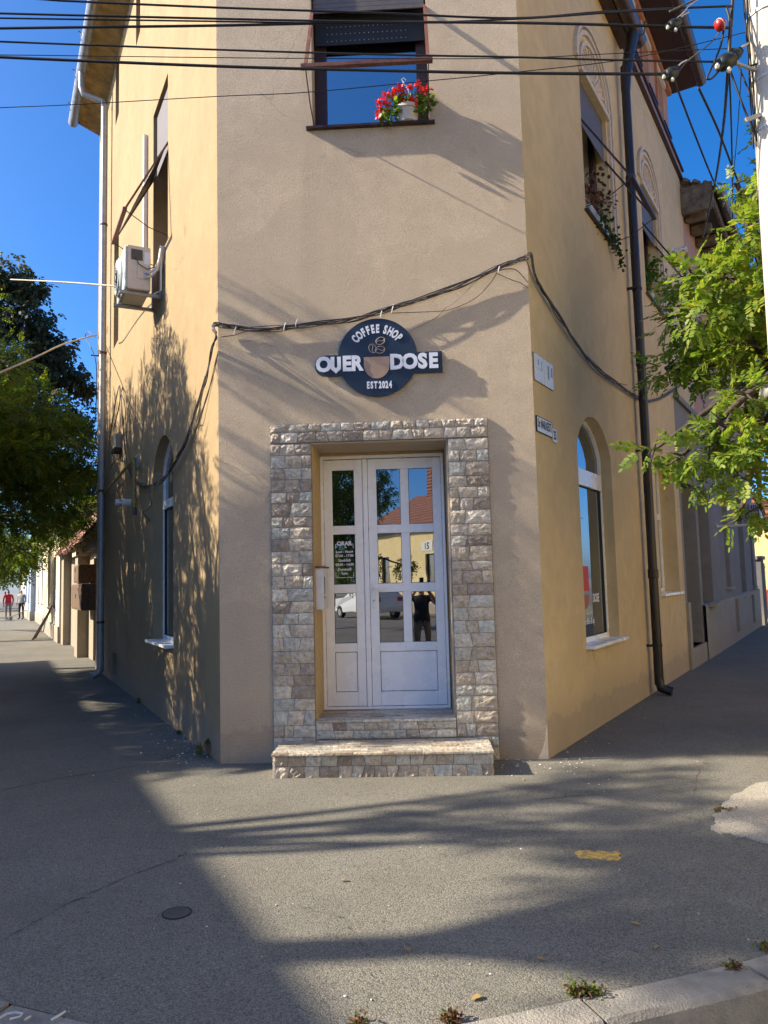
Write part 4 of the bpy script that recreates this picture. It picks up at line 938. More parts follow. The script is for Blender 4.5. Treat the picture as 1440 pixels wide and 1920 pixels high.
# gate pier, gate and yellow house beyond
gpier = thing('gate_pier', 'grey rendered gate pier at the end of the grey house', 'pier', R.P(19.9, 0, 0))
obj('shaft', MB().fb(R, 19.4, 20.3, -.2, 2.0, -.3, .12), 'grey_niche', gpier); obj('cap', MB().fb(R, 19.33, 20.37, 2.0, 2.1, -.35, .17), 'grey_render', gpier)
gt = thing('iron_gate', 'black iron bar gate beside the grey pier', 'gate', R.P(21.5, 0, 0))
for i in range(10): obj('bar', MB().fb(R, 20.5+i*.2, 20.53+i*.2, .05, 1.9, -.05, -.02), 'black_cable', gt)
for z in (.25, 1.75): obj('rail', MB().fb(R, 20.4, 22.5, z, z+.05, -.055, -.015), 'black_cable', gt)
obj('notice', MB().fb(R, 20.6, 20.95, 1.2, 1.65, -.01, 0), 'enamel', gt)
yh = thing('yellow_house', 'yellow house with red tiled roof and brown post far down the right-hand street', 'house', R.P(26, 0, 0))
obj('wall', MB().fb(R, 23, 34, -.2, 3.6, -6, .4), 'yellow_wall', yh)
obj('base', MB().fb(R, 22.97, 34.03, -.2, 1.0, -6, .45), 'red_roof', yh)
mb = MB(); mb.add([R.P(22.6, 3.5, .9), R.P(34, 3.5, .9), R.P(34, 6.6, -3.2), R.P(22.6, 6.6, -3.2), R.P(22.6, 3.5, -6.5), R.P(34, 3.5, -6.5)], [(0, 1, 2, 3), (3, 2, 5, 4), (0, 3, 4)]); rf = obj('roof', mb, 'roof_tile', yh)
for j in range(14):
    for i in range(14):
        p = R.P(22.7+i*.3, 3.52+j*.235, .88-j*.31); q = R.P(22.7+i*.3, 3.52+j*.235+.24, .88-j*.31-.32)
        obj('tile', MB().bar(p, q, .27, .035, R.n+Z), 'roof_tile', rf)
obj('post', MB().fb(R, 22.3, 22.5, -.2, 3.6, .3, .5), 'brown_frame', yh)

# ================================================================== HOUSES ALONG THE LEFT-HAND STREET
def house(fr, name, label, s0, s1, ht, mat, wins, back=5., o=0., roofz=1.8, base=None, over=.35):
    h_ = thing(name, label, 'house', fr.P((s0+s1)/2, 0, o))
    obj('wall', wall(fr, rect(s0, s1, -.2, ht), [rect(a, b_, c_, d_) for a, b_, c_, d_ in wins], .18, o), mat, h_)
    mb = MB(); mb.add([fr.P(s0, -.2, o), fr.P(s0, -.2, o-back), fr.P(s0, ht, o-back), fr.P(s0, ht, o), fr.P(s1, -.2, o), fr.P(s1, -.2, o-back), fr.P(s1, ht, o-back), fr.P(s1, ht, o)], [(0, 1, 2, 3), (4, 7, 6, 5), (1, 5, 6, 2)]); obj('side_walls', mb, mat, h_)
    for a, b_, c_, d_ in wins:
        wq = obj('window', MB().ring(fr, rect(a, b_, c_, d_), rect(a+.07, b_-.07, c_+.07, d_-.07), o-.17, o-.1), 'brown_frame' if mat != 'white_wall' else 'white_pvc', h_)
        obj('pane', MB().fb(fr, a+.04, b_-.04, c_+.04, d_-.04, o-.16, o-.14), 'shop_glass', wq); obj('sill', MB().fb(fr, a-.05, b_+.05, c_-.05, c_+.002, o-.1, o+.06), 'pale_plinth', wq)
    mb = MB(); r0 = ht-.05; mb.add([fr.P(s0-.2, r0, o+over), fr.P(s1+.2, r0, o+over), fr.P(s1+.2, r0+roofz, o-back/2), fr.P(s0-.2, r0+roofz, o-back/2), fr.P(s0-.2, r0, o-back-over), fr.P(s1+.2, r0, o-back-over)], [(0, 1, 2, 3), (3, 2, 5, 4), (0, 3, 4), (1, 5, 2), (0, 4, 5, 1)])
    rf = obj('roof', mb, 'roof_tile', h_)
    obj('eave_moulding', MB().fb(fr, s0, s1, ht-.28, ht-.12, o, o+.08), base or mat, h_)
    if base: obj('plinth', MB().fb(fr, s0, s1, -.2, .5, o, o+.04), base, h_)
    return h_, rf
lh = thing('tiled_cottage', 'low crumbling cottage with sagging red tile roof beside the corner building', 'house', L.P(14, 0, 0))
obj('wall', wall(L, rect(9.85, 18.2, -.2, 2.7), [rect(10.1, 11.6, -.1, 2.3), rect(15.0, 15.9, .9, 2.1)], .3, -.15), 'old_plaster', lh)
obj('gateway', MB().fb(L, 10.1, 11.6, -.1, 2.3, -.6, -.45), 'dark_wood', lh)
for i in range(7): obj('plank', MB().fb(L, 10.12+i*.21, 10.31+i*.21, 0, 2.25, -.45, -.42), 'dark_wood', lh)
obj('shutter', MB().fb(L, 15.0, 15.9, .9, 2.1, -.4, -.33), 'old_wood', lh)
obj('pier', MB().fb(L, 12.6, 13.3, -.2, 2.55, -.15, .1), 'old_plaster', lh); obj('pier_cap', MB().fb(L, 12.5, 13.4, 2.4, 2.6, -.2, .16), 'moulding', lh)
obj('pier', MB().fb(L, 17.4, 18.2, -.2, 2.7, -.15, .06), 'old_plaster', lh)
obj('beam', MB().fb(L, 9.85, 12.5, 2.45, 2.62, -.14, .0), 'old_wood', lh)
mb = MB(); ec = [L.P(9.85, 2.62, .25), L.P(18.3, 2.62, .25), L.P(18.3, 5.7, -2.2), L.P(9.85, 5.7, -2.2)]; mb.add(ec+[L.P(18.3, 2.6, -5), L.P(9.85, 2.6, -5)], [(0, 1, 2, 3), (3, 2, 4, 5)]); rf = obj('roof', mb, 'roof_tile', lh)
tile_me = None
for j in range(15):
    for i in range(17):
        f0, f1 = j/15, (j+1.15)/15; sx = 9.95+i*.5+(.25 if j % 2 else 0)
        sag = -.12*math.sin(math.pi*min(1, (sx-9.85)/8.4))
        p = L.P(sx, 2.66+3.08*f0+sag+random.uniform(-.015, .015), .25-2.45*f0); q = L.P(sx, 2.66+3.08*f1+sag, .25-2.45*f1)
        obj('tile', MB().bar(p, q, .47, .05, L.n+Z), 'roof_tile', rf)
for s, z0, z1, d_, dep in ((10.4, 1.55, 2.15, .9, .38), (10.0, .75, 1.5, 1.5, .45)):
    pass
for (s0, s1, z0, z1, o1, lab) in ((11.3, 12.4, 1.75, 2.16, .2, 'smaller brown metal meter cabinet, uppermost on the cottage wall'), (10.2, 12.4, 1.16, 1.72, .24, 'wide brown metal meter cabinet under the smaller one')):
    cbn = thing('meter_cabinet', lab, 'cabinet', L.P((s0+s1)/2, z0, .2))
    obj('case', MB().fb(L, s0, s1, z0, z1, -.15, o1), 'cabinet', cbn, bevel=.01)
    m2 = (s0+s1)/2
    for a, b_ in ((s0+.03, m2-.01), (m2+.01, s1-.03)): obj('door', MB().fb(L, a, b_, z0+.03, z1-.03, o1, o1+.012), 'cabinet', cbn, bevel=.004)
    obj('handle', MB().fb(L, m2+.05, m2+.08, z0+.25, z0+.35, o1+.012, o1+.03), 'galvanised', cbn)
house(L, 'cream_house', 'sunlit cream plaster house with shallow eave past the tiled cottage', 18.4, 27, 3.6, 'cream_wall', [(20, 21.2, 1, 2.7), (23, 24.2, 1, 2.7)], base='pale_plinth', o=.1)
house(L, 'white_house', 'whitewashed street house with paired windows beyond the cream house', 27.2, 38, 4.3, 'white_wall', [(29, 30.1, 1, 2.9), (31.5, 32.6, 1, 2.9), (34.5, 35.6, 1, 2.9)], base='pale_plinth', o=-.1)
house(L, 'pale_blue_house', 'pale blue street house far along the left pavement', 38.2, 50, 4.2, 'blue_wall', [(40, 41, 1, 2.8), (44, 45, 1, 2.8)], base='pale_plinth', o=.15)
house(L, 'ochre_house', 'ochre street house at the far end of the left pavement', 50.2, 66, 4.6, 'cream_wall', [(53, 54, 1, 2.8), (58, 59, 1, 2.8)], base='pale_plinth', o=0)
# the row across the left-hand street
LO = Frame(L.P(0, 0, 12.1), L.d, -L.n)
house(LO, 'long_house', 'long white house with tiled roof across the left-hand street', -3.0, 17, 7.58, 'white_wall', [(a, a+1.2, 1.2, 3.2) for a in (0, 3, 6, 9, 12)], o=0, base='pale_plinth')
house(LO, 'green_house', 'grey street house further along across the left-hand street', 17.5, 45, 4.6, 'white_wall', [(a, a+1.2, 1.2, 3.2) for a in (20, 24, 28, 33, 38)], o=0, base='pale_plinth')
# across the right-hand street: nearer house raised and brought closer to bounce light
RO = Frame(R.P(0, 0, 9.6), R.d, -R.n)
house(RO, 'bounce_house', 'golden yellow two-storey house out of view, raised to bounce sun onto right-hand wall', -9, 10, 8.6, 'yellow_wall', [(a, a+1.2, z_, z_+1.9) for a in (-7, -4, -1, 2, 5, 8) for z_ in (1.2, 5.2)], base='pale_plinth')
house(RO, 'grey_street_house', 'grey house further along across the right-hand street', 10.5, 34, 4.8, 'white_wall', [(a, a+1.2, 1.2, 3.1) for a in (13, 17, 21, 26, 30)], base='pale_plinth')
for fr, nm in ((LO, 'left'), (RO, 'right')):
    mb = MB(); mb.fb(fr, -9, 60, -.3, -.02, -.5, 1.9); struct('pavement_far_'+nm, mb, 'asphalt_walk')

# ================================================================== BEHIND THE CAMERA (seen mirrored in the door)
def mirrored(u, v, depth):
    p = C0+ray(u, v).normalized()*depth; q = F.P(0, 0, D0+.03); d_ = (p-q).dot(F.n); return p-F.n*2*d_
a = mirrored(690, 1090, 46); b_ = mirrored(800, 1090, 41)
a.z = b_.z = 0
dd = (b_-a).normalized(); nn = Vector((dd.y, -dd.x, 0))
if nn.dot(-a) < 0: nn = -nn
BF = Frame(a, dd, nn)
bh, bhr = house(BF, 'pale_yellow_house', 'pale yellow corner house with red metal roof across the junction', -1.0, 14, 4.5, 'yellow_wall', [(1.6, 2.5, 1.2, 3.0), (5.9, 7.0, 1.2, 3.0), (8.6, 9.7, 1.2, 3.0), (11.6, 12.7, 1.2, 3.0)], back=9, roofz=2.6, base='pale_plinth', over=.5)
obj('chimney', MB().fb(BF, 1.2, 1.8, 6.5, 9.3, -4.2, -3.6), 'roof_tile', bhr)
ns = (b_-a).length+.1
num = thing('house_number', 'white house number plate on the pale yellow house', 'sign', BF.P(ns, 3.2, .02)); obj('plate', MB().fb(BF, ns-.5, ns+.5, 3.2, 3.7, 0, .03), 'enamel', num); obj('digits', lay(text('15', .45, ext=.002, bold=.01), BF, ns, 3.45, .033), 'black_ink', num, fix=False)
# parked white car
cpos = mirrored(690, 1148, 38); cpos.z = -.14
cdir = (Vector((dd.x, dd.y, 0))); ang_c = math.atan2(cdir.y, cdir.x)
car = thing('parked_car', 'white hatchback parked in front of the pale yellow house', 'car', cpos)
CF = Frame(cpos, cdir, nn)
prof = [(-2.05, .35), (-2.08, .75), (-1.95, .95), (-1.0, 1.02), (-.35, 1.42), (.9, 1.47), (1.65, 1.30), (1.98, .95), (2.05, .55), (2.0, .3)]
for o0, o1, sc_ in ((-.82, .82, 1.),): 
    mbc = MB(); vs = []
    for o in (-.84, -.78, .78, .84):
        for x, z in prof: k_ = .93 if abs(o) > .8 and z > 1 else 1.; vs.append(CF.P(x, z, o*(.86 if z > 1.1 else 1.)))
    n = len(prof); fs = [tuple(range(n)), tuple(range(4*n-1, 3*n-1, -1))]
    for r_ in range(3):
        for i in range(n): fs.append((r_*n+i, (r_+1)*n+i, (r_+1)*n+(i+1) % n, r_*n+(i+1) % n))
    bdy = obj('body', mbc.add(vs, fs), 'car_white', car, bevel=.03)
for o in (-.745, .745): obj('side_window', MB().prism(CF, [(-.85, 1.0), (-.32, 1.36), (.85, 1.40), (1.45, 1.24), (1.5, 1.02)], o-.01, o+.01 if o > 0 else o+.01), 'car_glass', car)
for x in (-1.3, 1.28):
    for o in (-.76, .76):
        wh = obj('wheel', MB().lathe(CF.P(x, .31, o), [(.16, -.1), (.31, -.1), (.31, .1), (.16, .1)], 20, CF.n), 'tyre', car); obj('rim', MB().lathe(CF.P(x, .31, o), [(.18, -.105), (.18, .105), (.0, .105)], 16, CF.n), 'galvanised', wh)
for o in (-.6, .6): obj('headlight', MB().fb(CF, -2.09, -1.98, .68, .82, o-.18, o+.18), 'sign_white', car); obj('tail_light', MB().fb(CF, 1.95, 2.02, .8, 1.0, o-.12, o+.12), 'red_plastic', car)

# ================================================================== VEGETATION
def leaf_template(pairs, ln, lw, ll, hexa=True):
    out = []
    def lf(base, d, up):
        d = np.array(d); d = d/np.linalg.norm(d); side = np.cross(up, d); b0 = np.array(base)
        if hexa: q = [(0, 0), (.3, .5), (.7, .46), (1, 0), (.7, -.46), (.3, -.5)]
        else: q = [(0, 0), (.5, .5), (1, 0), (.5, -.5)]
        return [b0+d*a*ll+side*w_*lw-np.array(up)*.10*ll*a*a for a, w_ in q]
    for i in range(pairs):
        x = ln*(.25+.75*(i)/(pairs))
        for sg in (1, -1): out.append(lf((x, 0, -.12*x*x/ln), (.45, sg, -.12), (0, 0, 1)))
    out.append(lf((ln, 0, -.12*ln), (1, 0, -.2), (0, 0, 1)))
    return np.array(out)
def leaves_mesh(name, pos, out_dir, T, scale=(.75, 1.25), droop=.35, jitter=1.0):
    M = len(pos); nl, nv, _ = T.shape
    d = out_dir+rng.normal(0, .55*jitter, (M, 3)); d[:, 2] -= droop; d /= np.linalg.norm(d, axis=1)[:, None]
    up = rng.normal(0, .45, (M, 3)); up[:, 2] += 1; s = np.cross(up, d); s /= np.linalg.norm(s, axis=1)[:, None]; u = np.cross(d, s)
    Rm = np.stack([d, s, u], 2)*rng.uniform(*scale, M)[:, None, None]
    V = np.einsum('mij,lvj->mlvi', Rm, T)+pos[:, None, None, :]
    V += rng.normal(0, .004, (M, nl, 1, 3))
    nvt = M*nl*nv; me = bpy.data.meshes.new(name); me.vertices.add(nvt); me.vertices.foreach_set('co', V.reshape(-1).astype(np.float32))
    me.loops.add(nvt); me.loops.foreach_set('vertex_index', np.arange(nvt, dtype=np.int32)); me.polygons.add(M*nl)
    me.polygons.foreach_set('loop_start', np.arange(0, nvt, nv, dtype=np.int32)); me.update(calc_edges=True); return me
def crown_points(cl, dens, shell=.35):
    P_, O_ = [], []
    for c, r_ in cl:
        r3 = np.array(r_ if isinstance(r_, (tuple, list)) else (r_,)*3); n = max(6, int(dens*(r3[0]*r3[1]*r3[2])**(2/3)*3))
        v = rng.normal(size=(n, 3)); v /= np.linalg.norm(v, axis=1)[:, None]; rad_ = rng.uniform(shell, 1.0, n)**.7
        lump = 1+.22*np.sin(v[:, 0]*5+c[0])*np.cos(v[:, 1]*6+c[1])+.15*np.sin(v[:, 2]*9+c[2]); P_.append(np.array(c)+v*r3*(rad_*lump)[:, None]); O_.append(v)
    return np.concatenate(P_), np.concatenate(O_)
def tree(name, label, base, trunk_r, fork, clusters, mat, T, dens, group=None, droop=.35, shell=.35):
    t_ = thing(name, label, 'tree', base, group); base = Vector(base)
    top = base+Vector((0, 0, fork)); bend = Vector((random.uniform(-.15, .15), random.uniform(-.15, .15), 0))
    obj('trunk', MB().tube([base-Z*.1, base+Z*.3, base.lerp(top, .5)+bend, top], [trunk_r*1.3, trunk_r, trunk_r*.85, trunk_r*.7], 10), 'bark', t_, smooth=True)
    br = MB()
    for c, r_ in clusters:
        c = Vector(c); m_ = top.lerp(c, .5)+Vector((random.uniform(-.3, .3), random.uniform(-.3, .3), random.uniform(0, .4)))
        br.tube(catm([top-Z*.2, m_, c], 4), [trunk_r*.5*(1-.85*i/8) for i in range(9)], 6)
        rr = r_ if not isinstance(r_, (tuple, list)) else max(r_)
        for k in range(5):
            v = Vector((random.gauss(0, 1), random.gauss(0, 1), random.gauss(.1, .6))).normalized()*rr*.8; br.tube([c-v*.1, c+v*.5, c+v+Vector((0, 0, -.1*rr))], [trunk_r*.09, trunk_r*.06, .004], 4)
    obj('branches', br, 'bark', t_, smooth=True)
    P_, O_ = crown_points(clusters, dens, shell); me = leaves_mesh('crown', P_, O_, T, droop=droop); obj('crown', me, mat, t_)
    return t_
T_near = leaf_template(6, .20, .026, .054); T_mid = leaf_template(5, .24, .032, .065, False); T_far = leaf_template(3, .26, .06, .11, False); T_broad = leaf_template(2, .16, .09, .15, False)
def pc(l): return [(at(u, v, y), r_) for u, v, y, r_ in l]
# robinia on the right, its twigs hanging in front of the wall
tree('robinia_tree', 'bright green robinia whose twigs hang before the right-hand wall', (4.15, 7.55, 0), .16, 3.6,
     pc([(1365, 520, 6.7, (.30, .28, .24)), (1330, 590, 6.7, (.24, .24, .16)), (1420, 560, 6.6, (.3, .3, .3)), (1405, 430, 6.8, (.2, .25, .22)), (1420, 350, 6.9, (.14, .2, .12)), (1380, 345, 7.0, (.10, .1, .06)), (1300, 520, 7.1, (.22, .25, .2)), (1310, 640, 7.3, (.3, .3, .2)), (1270, 590, 7.5, (.16, .25, .2)), (1250, 690, 7.4, (.16, .25, .16)), (1330, 690, 7.2, (.3, .3, .18)), (1400, 650, 6.9, (.3, .3, .22)),
         (1400, 740, 6.4, (.22, .22, .15)), (1360, 800, 6.3, (.26, .22, .14)), (1420, 830, 6.3, (.24, .25, .2)), (1330, 850, 6.3, (.2, .2, .13)), (1280, 855, 6.4, (.22, .2, .08)), (1225, 845, 6.5, (.14, .15, .05)), (1310, 900, 6.4, (.12, .12, .06)), (1380, 890, 6.3, (.2, .2, .12)), (1425, 950, 6.6, (.16, .2, .08)), (1385, 975, 6.7, (.10, .1, .06)),
         (1480, 600, 7.2, (.5, .5, .5)), (1500, 400, 7.4, (.5, .5, .6)), (1520, 780, 7.0, (.45, .5, .5)), (1560, 500, 7.6, (.7, .7, .9)), (1500, 250, 7.6, (.4, .5, .4)), (1600, 750, 7.6, (.6, .6, .6))]), 'leaf_bright', T_near, 330, shell=.1)
# street trees on the left pavement edge
tree('robinia_tree', 'green robinia leaning over the left pavement beside the tiled cottage', L.P(11.5, 0, 3.7), .18, 3.0,
     pc([(60, 780, 14.8, (.9, .9, .6)), (125, 830, 15.2, (.6, .7, .5)), (20, 860, 14, (.9, .9, .6)), (155, 880, 15.6, (.32, .5, .4)), (90, 930, 14.8, (.8, .8, .45)), (20, 960, 14.2, (.9, .9, .5)), (110, 990, 15.8, (.55, .6, .35)), (10, 690, 15, (.5, .7, .6)), (60, 860, 15, (.9, .9, .6)), (150, 960, 16, (.35, .5, .3)), (40, 1030, 16, (.5, .6, .3)),
         (-120, 900, 14, (1.3, 1.3, 1.1)), (-150, 720, 14.6, (1.3, 1.3, 1.2)), (-60, 800, 14, (1.0, 1.2, 1.0)), (-100, 560, 15, (.9, 1.0, .9)), (-260, 850, 14, (1.3, 1.3, 1.3))]), 'leaf_green', T_mid, 290, 'robinia trees along the left pavement', shell=.15)
tree('plane_tree', 'tall dark tree with drooping brown-green leaves behind the robinia', L.P(22, 0, 4.4), .25, 4.5,
     pc([(15, 520, 24, (.7, .9, .7)), (45, 600, 24, (1.0, 1.0, .8)), (90, 650, 24.5, (.8, .9, .6)), (60, 540, 24, (.5, .6, .45)), (115, 700, 24.5, (.8, .9, .5)), (155, 725, 25, (.35, .5, .3)), (30, 700, 24, (1.2, 1.2, 1.0)), (80, 780, 24.5, (1.2, 1.2, .9)), (150, 800, 25, (.5, .6, .8)), (165, 900, 25, (.4, .5, .8)), (90, 900, 25, (1.3, 1.2, 1.)), (20, 850, 25, (1.4, 1.4, 1.2)),
         (-80, 560, 24, (1.6, 1.6, 1.4)), (-100, 750, 24, (1.8, 1.8, 1.6)), (-200, 650, 24, (1.8, 1.8, 1.8))]), 'leaf_dark', T_broad, 190, droop=1.1, shell=.2)
tree('lime_tree', 'small street tree far along the left pavement with leaves low over the people', L.P(30, 0, 4.2), .16, 2.2,
     pc([(20, 1060, 26, (.8, .8, .5)), (50, 1040, 28, (.6, .8, .4)), (-20, 1040, 26, (1.2, 1.2, .8)), (5, 1010, 28, (.9, .9, .6)), (-60, 980, 27, (1.4, 1.4, 1.2)), (90, 1030, 30, (.5, .5, .3))]), 'leaf_green', T_far, 150)
for k, (s_, o_, lab) in enumerate(((74, 2.0, 'dark rounded tree closing the far end of the left street'), (80, 6.5, 'taller hazy tree behind the one closing the left street'), (66, 4.6, 'bushy kerb tree near the far end of the left street'))):
    b0 = L.P(s_, 0, o_); cl = [(b0+Vector((random.uniform(-2, 2), random.uniform(-2, 2), random.uniform(2.2, 6.5))), (1.5, 1.5, 1.2)) for _ in range(11)]
    tree('end_tree', lab, b0, .25, 2.2, cl, 'leaf_dark', T_broad, 70, shell=.2)
# kerb trees out of frame on the left, whose shadows fall on the wall and pavement
def shade(fr, s, z, off, r_): # crown lump whose shadow falls on (s, z) of a wall, standing 'off' metres out
    p = fr.P(s, z); d_ = off/ SUN.dot(fr.n); return (p+SUN*d_, r_)
def shade_g(u, v, x): # lump at world x whose shadow falls on pavement pixel
    p = ground(u, v); return p+SUN*((x-p.x)/SUN.x)
cl = []
for s in (1.9, 2.6, 3.4, 4.2, 5.0, 5.8, 6.6, 7.4, 8.2, 9.0):
    for z in (.3, 1.0, 1.7, 2.4, 3.1, 3.7):
        cl.append(shade(L, s+random.uniform(-.25, .25), z+random.uniform(-.2, .2), random.uniform(3.2, 4.4), (.5, .55, .45)))
for s, z in ((8.8, 4.6), (7.9, 4.3), (7.2, 4.7), (6.3, 4.2), (5.5, 4.5), (4.8, 4.1), (3.2, 4.5), (2.7, 4.8), (2.3, 4.4), (1.7, 3.9), (9.3, 4.4), (4.1, 4.5)): cl.append(shade(L, s, z, random.uniform(3.2, 4), (.22, .26, .34)))
tree('robinia_tree', 'robinia at the kerb shading the left wall of the corner building', L.P(6.5, 0, 3.8), .17, 2.4, cl, 'leaf_green', T_mid, 360, 'robinia trees along the left pavement', shell=.1)
cl = []
for s, z in ((1.5, 2.6), (1.2, 3.3), (1.1, 1.2), (.7, .9), (.35, .35), (1.4, .6), (1.2, 1.9), (.9, 2.3), (.6, .2), (.25, 1.2), (.8, 1.5), (.5, .6), (.4, 1.7), (1.0, .3), (1.3, 1.5), (.9, 3.0), (.55, 2.4), (1.3, 2.9)): cl.append(shade(L, s, z, random.uniform(3.4, 4.2), (.22, .28, .28)))
def facade(s, z, x, r_): # lump at world x shading facade point
    p = F.P(s, z); return (p+SUN*((x-p.x)/SUN.x), r_)
for s, z, r_ in ((.25, 1.5, .3), (.2, .9, .35), (.6, .8, .35), (1.2, .5, .35), (.1, .3, .3), (2.7, 2.2, .16), (2.75, 2.7, .13), (2.6, 1.6, .18), (2.2, 1.2, .25)): cl.append(facade(s, z, random.uniform(-6.6, -5.6), (r_, .22, r_)))
tree('robinia_tree', 'slender robinia at the kerb beside the chamfered corner', L.P(1.7, 0, 3.9), .13, 2.6, cl, 'leaf_green', T_mid, 330, 'robinia trees along the left pavement', shell=.05)
cl = []
for s in (.6, 1.7, 2.8, 3.9, 5.0, 6.1, 7.2, 8.3, 9.4):
    for z in (.1, -.45, -1.0, -1.5):
        if random.random() < .8: cl.append(shade(L, s+random.uniform(-.4, .4), z+random.uniform(-.2, .2), random.uniform(8.2, 9.6), (.5, .6, .34)))
tree('street_tree', 'broad leafy tree at the far kerb opposite the left wall', L.P(5.5, -.14, 9), .2, 3.4, cl, 'leaf_green', T_mid, 420, 'trees at the far kerb', shell=.1)
# across the street: trees whose trunks and crowns stripe the pavement
cl = [(shade_g(u, v, -10.4), (r_, r_*.6, r_)) for u, v, r_ in ((1000, 1500, .3), (1150, 1480, .35), (1300, 1520, .4), (850, 1540, .3), (1050, 1560, .3), (1400, 1570, .35), (1250, 1590, .25), (1180, 1450, .3))]
tree('street_tree', 'leafy tree at the far kerb across the left-hand street', (-10.4, 4.4, -.14), .17, 4.6, cl, 'leaf_green', T_mid, 330, 'trees at the far kerb', shell=.1)
tp = shade_g(900, 1768, -10.6)
cl = [(Vector((-10.6, tp.y, 7.6))+Vector((0, random.uniform(-1, 1), random.uniform(-.4, 1.5))), (.7, .7, .6)) for _ in range(7)]
tree('street_tree', 'high-crowned tree at the far kerb opposite the corner', (-10.6, tp.y, -.14), .17, 7.0, cl, 'leaf_green', T_mid, 200, 'trees at the far kerb', shell=.2)
# tree mirrored in the left door panes
bt = mirrored(603, 1150, 30); bt.z = -.14
cl = []
for u, v, r_ in ((640, 900, 1.0), (650, 960, 1.1), (640, 1020, 1.0), (700, 890, .6), (715, 930, .5), (600, 950, 1.3), (690, 960, .5), (640, 1060, .8), (560, 900, 1.3), (660, 850, .9), (620, 820, 1.2), (760, 1060, .35), (705, 1060, .25)):
    p = mirrored(u, v, 29+random.uniform(-1, 1)); cl.append((p, (r_, r_, r_)))
tree('willow_tree', 'leafy tree across the junction in front of the pale yellow house', bt, .2, 2.6, cl, 'leaf_green', T_far, 170, droop=1.0)

def scatter(name, cs, n, size, mat, parent, spread=1.0):
    pos = np.array([np.array(c)+rng.normal(0, 1, 3)*r_*spread for c, r_ in cs for _ in range(n)]); T = np.array([[(0, 0, 0), (.35, .4, .05), (.8, .35, .03), (1, 0, 0), (.8, -.35, .03), (.35, -.4, .05)]])*size
    return obj(name, leaves_mesh(name, pos, rng.normal(0, .6, pos.shape)+np.array([0, 0, .25]), T, droop=-.1), mat, parent)
# geraniums on the front sill
ps, pz = F.W(765, 230, .03); PP = F.P(ps, FWIN[2]+.003, .0)
pot = thing('flower_pot', 'pale plastic pot of red geraniums on the front window sill', 'flower pot', PP)
obj('pot', MB().lathe(PP, [(.085, 0), (.105, .11), (.122, .115), (.125, .145), (.112, .145), (.10, .12), (0, .12)], 24), 'pot_grey', pot, smooth='auto')
obj('hanger', MB().tube([PP+F.n*.1+Z*.14, PP+F.n*.05+F.d*.02+Z*.3, PP+F.d*-.03+Z*.42, PP+F.d*-.05+Z*.455, PP+F.d*-.03+Z*.47, PP+F.d*-.01+Z*.44], .007, 6), 'sign_white', pot)
scatter('leaves', [(F.X(u, v, .05), .035) for u, v in ((735, 205), (750, 195), (770, 190), (785, 195), (795, 205), (728, 215), (722, 225), (760, 185), (800, 190))], 26, .05, 'leaf_pot', pot)
for u, v in ((750, 165), (742, 172), (768, 167), (722, 180), (712, 192), (734, 178), (726, 195), (772, 190), (766, 196), (778, 194), (803, 168), (783, 162), (713, 205), (710, 216), (755, 176), (793, 172)):
    c_ = F.X(u, v, .09); obj('flower_stem', MB().tube([PP+Z*.12, (PP+c_)/2+Z*.06, c_], .003, 4), 'stem', pot)
    scatter('flower', [(c_, .017)], 34, .024, 'petal', pot)
# plants on the right-hand upper sills
pl_ = thing('sill_planter', 'dry brown plant with trailing ivy on the right-hand upper sill', 'plant', R.P(2.7, 5.95, .02))
obj('trough', MB().fb(R, 2.25, 3.1, 5.957, 6.09, -.14, .03), 'pot_grey', pl_, bevel=.01)
tw = MB()
for k in range(34):
    b0 = R.P(random.uniform(2.3, 3.05), 6.08, random.uniform(-.1, .02)); tw.tube([b0, b0+Vector((random.gauss(0, .05), random.gauss(0, .05), .2)), b0+Vector((random.gauss(0, .1), random.gauss(0, .1), random.uniform(.3, .5)))], .005, 4)
obj('twigs', tw, 'dry_weed', pl_)
scatter('dry_leaves', [(R.P(random.uniform(2.3, 3.1), random.uniform(6.15, 6.5), random.uniform(-.1, .12)), .06) for _ in range(14)], 10, .05, 'leaf_dry', pl_)
scatter('ivy', [(R.P(random.uniform(2.4, 3.5), random.uniform(5.85, 6.12), random.uniform(0, .12)), .04) for _ in range(16)]+[(R.P(3.1+i*.05, 5.95-.06*i, .1), .02) for i in range(6)], 9, .05, 'leaf_ivy', pl_)
pl2 = thing('sill_plant', 'green potted plant on the farther right-hand upper sill', 'plant', R.P(5.9, 5.95, .02))
obj('pot', MB().lathe(R.P(5.75, 5.955, -.05), [(.07, 0), (.1, .14), (.09, .14), (0, .12)], 14), 'pot_grey', pl2)
scatter('leaves', [(R.P(5.75+random.uniform(-.2, .35), 6.2+random.uniform(-.1, .5), random.uniform(-.1, .1)), .07) for _ in range(16)], 18, .06, 'leaf_pot', pl2)

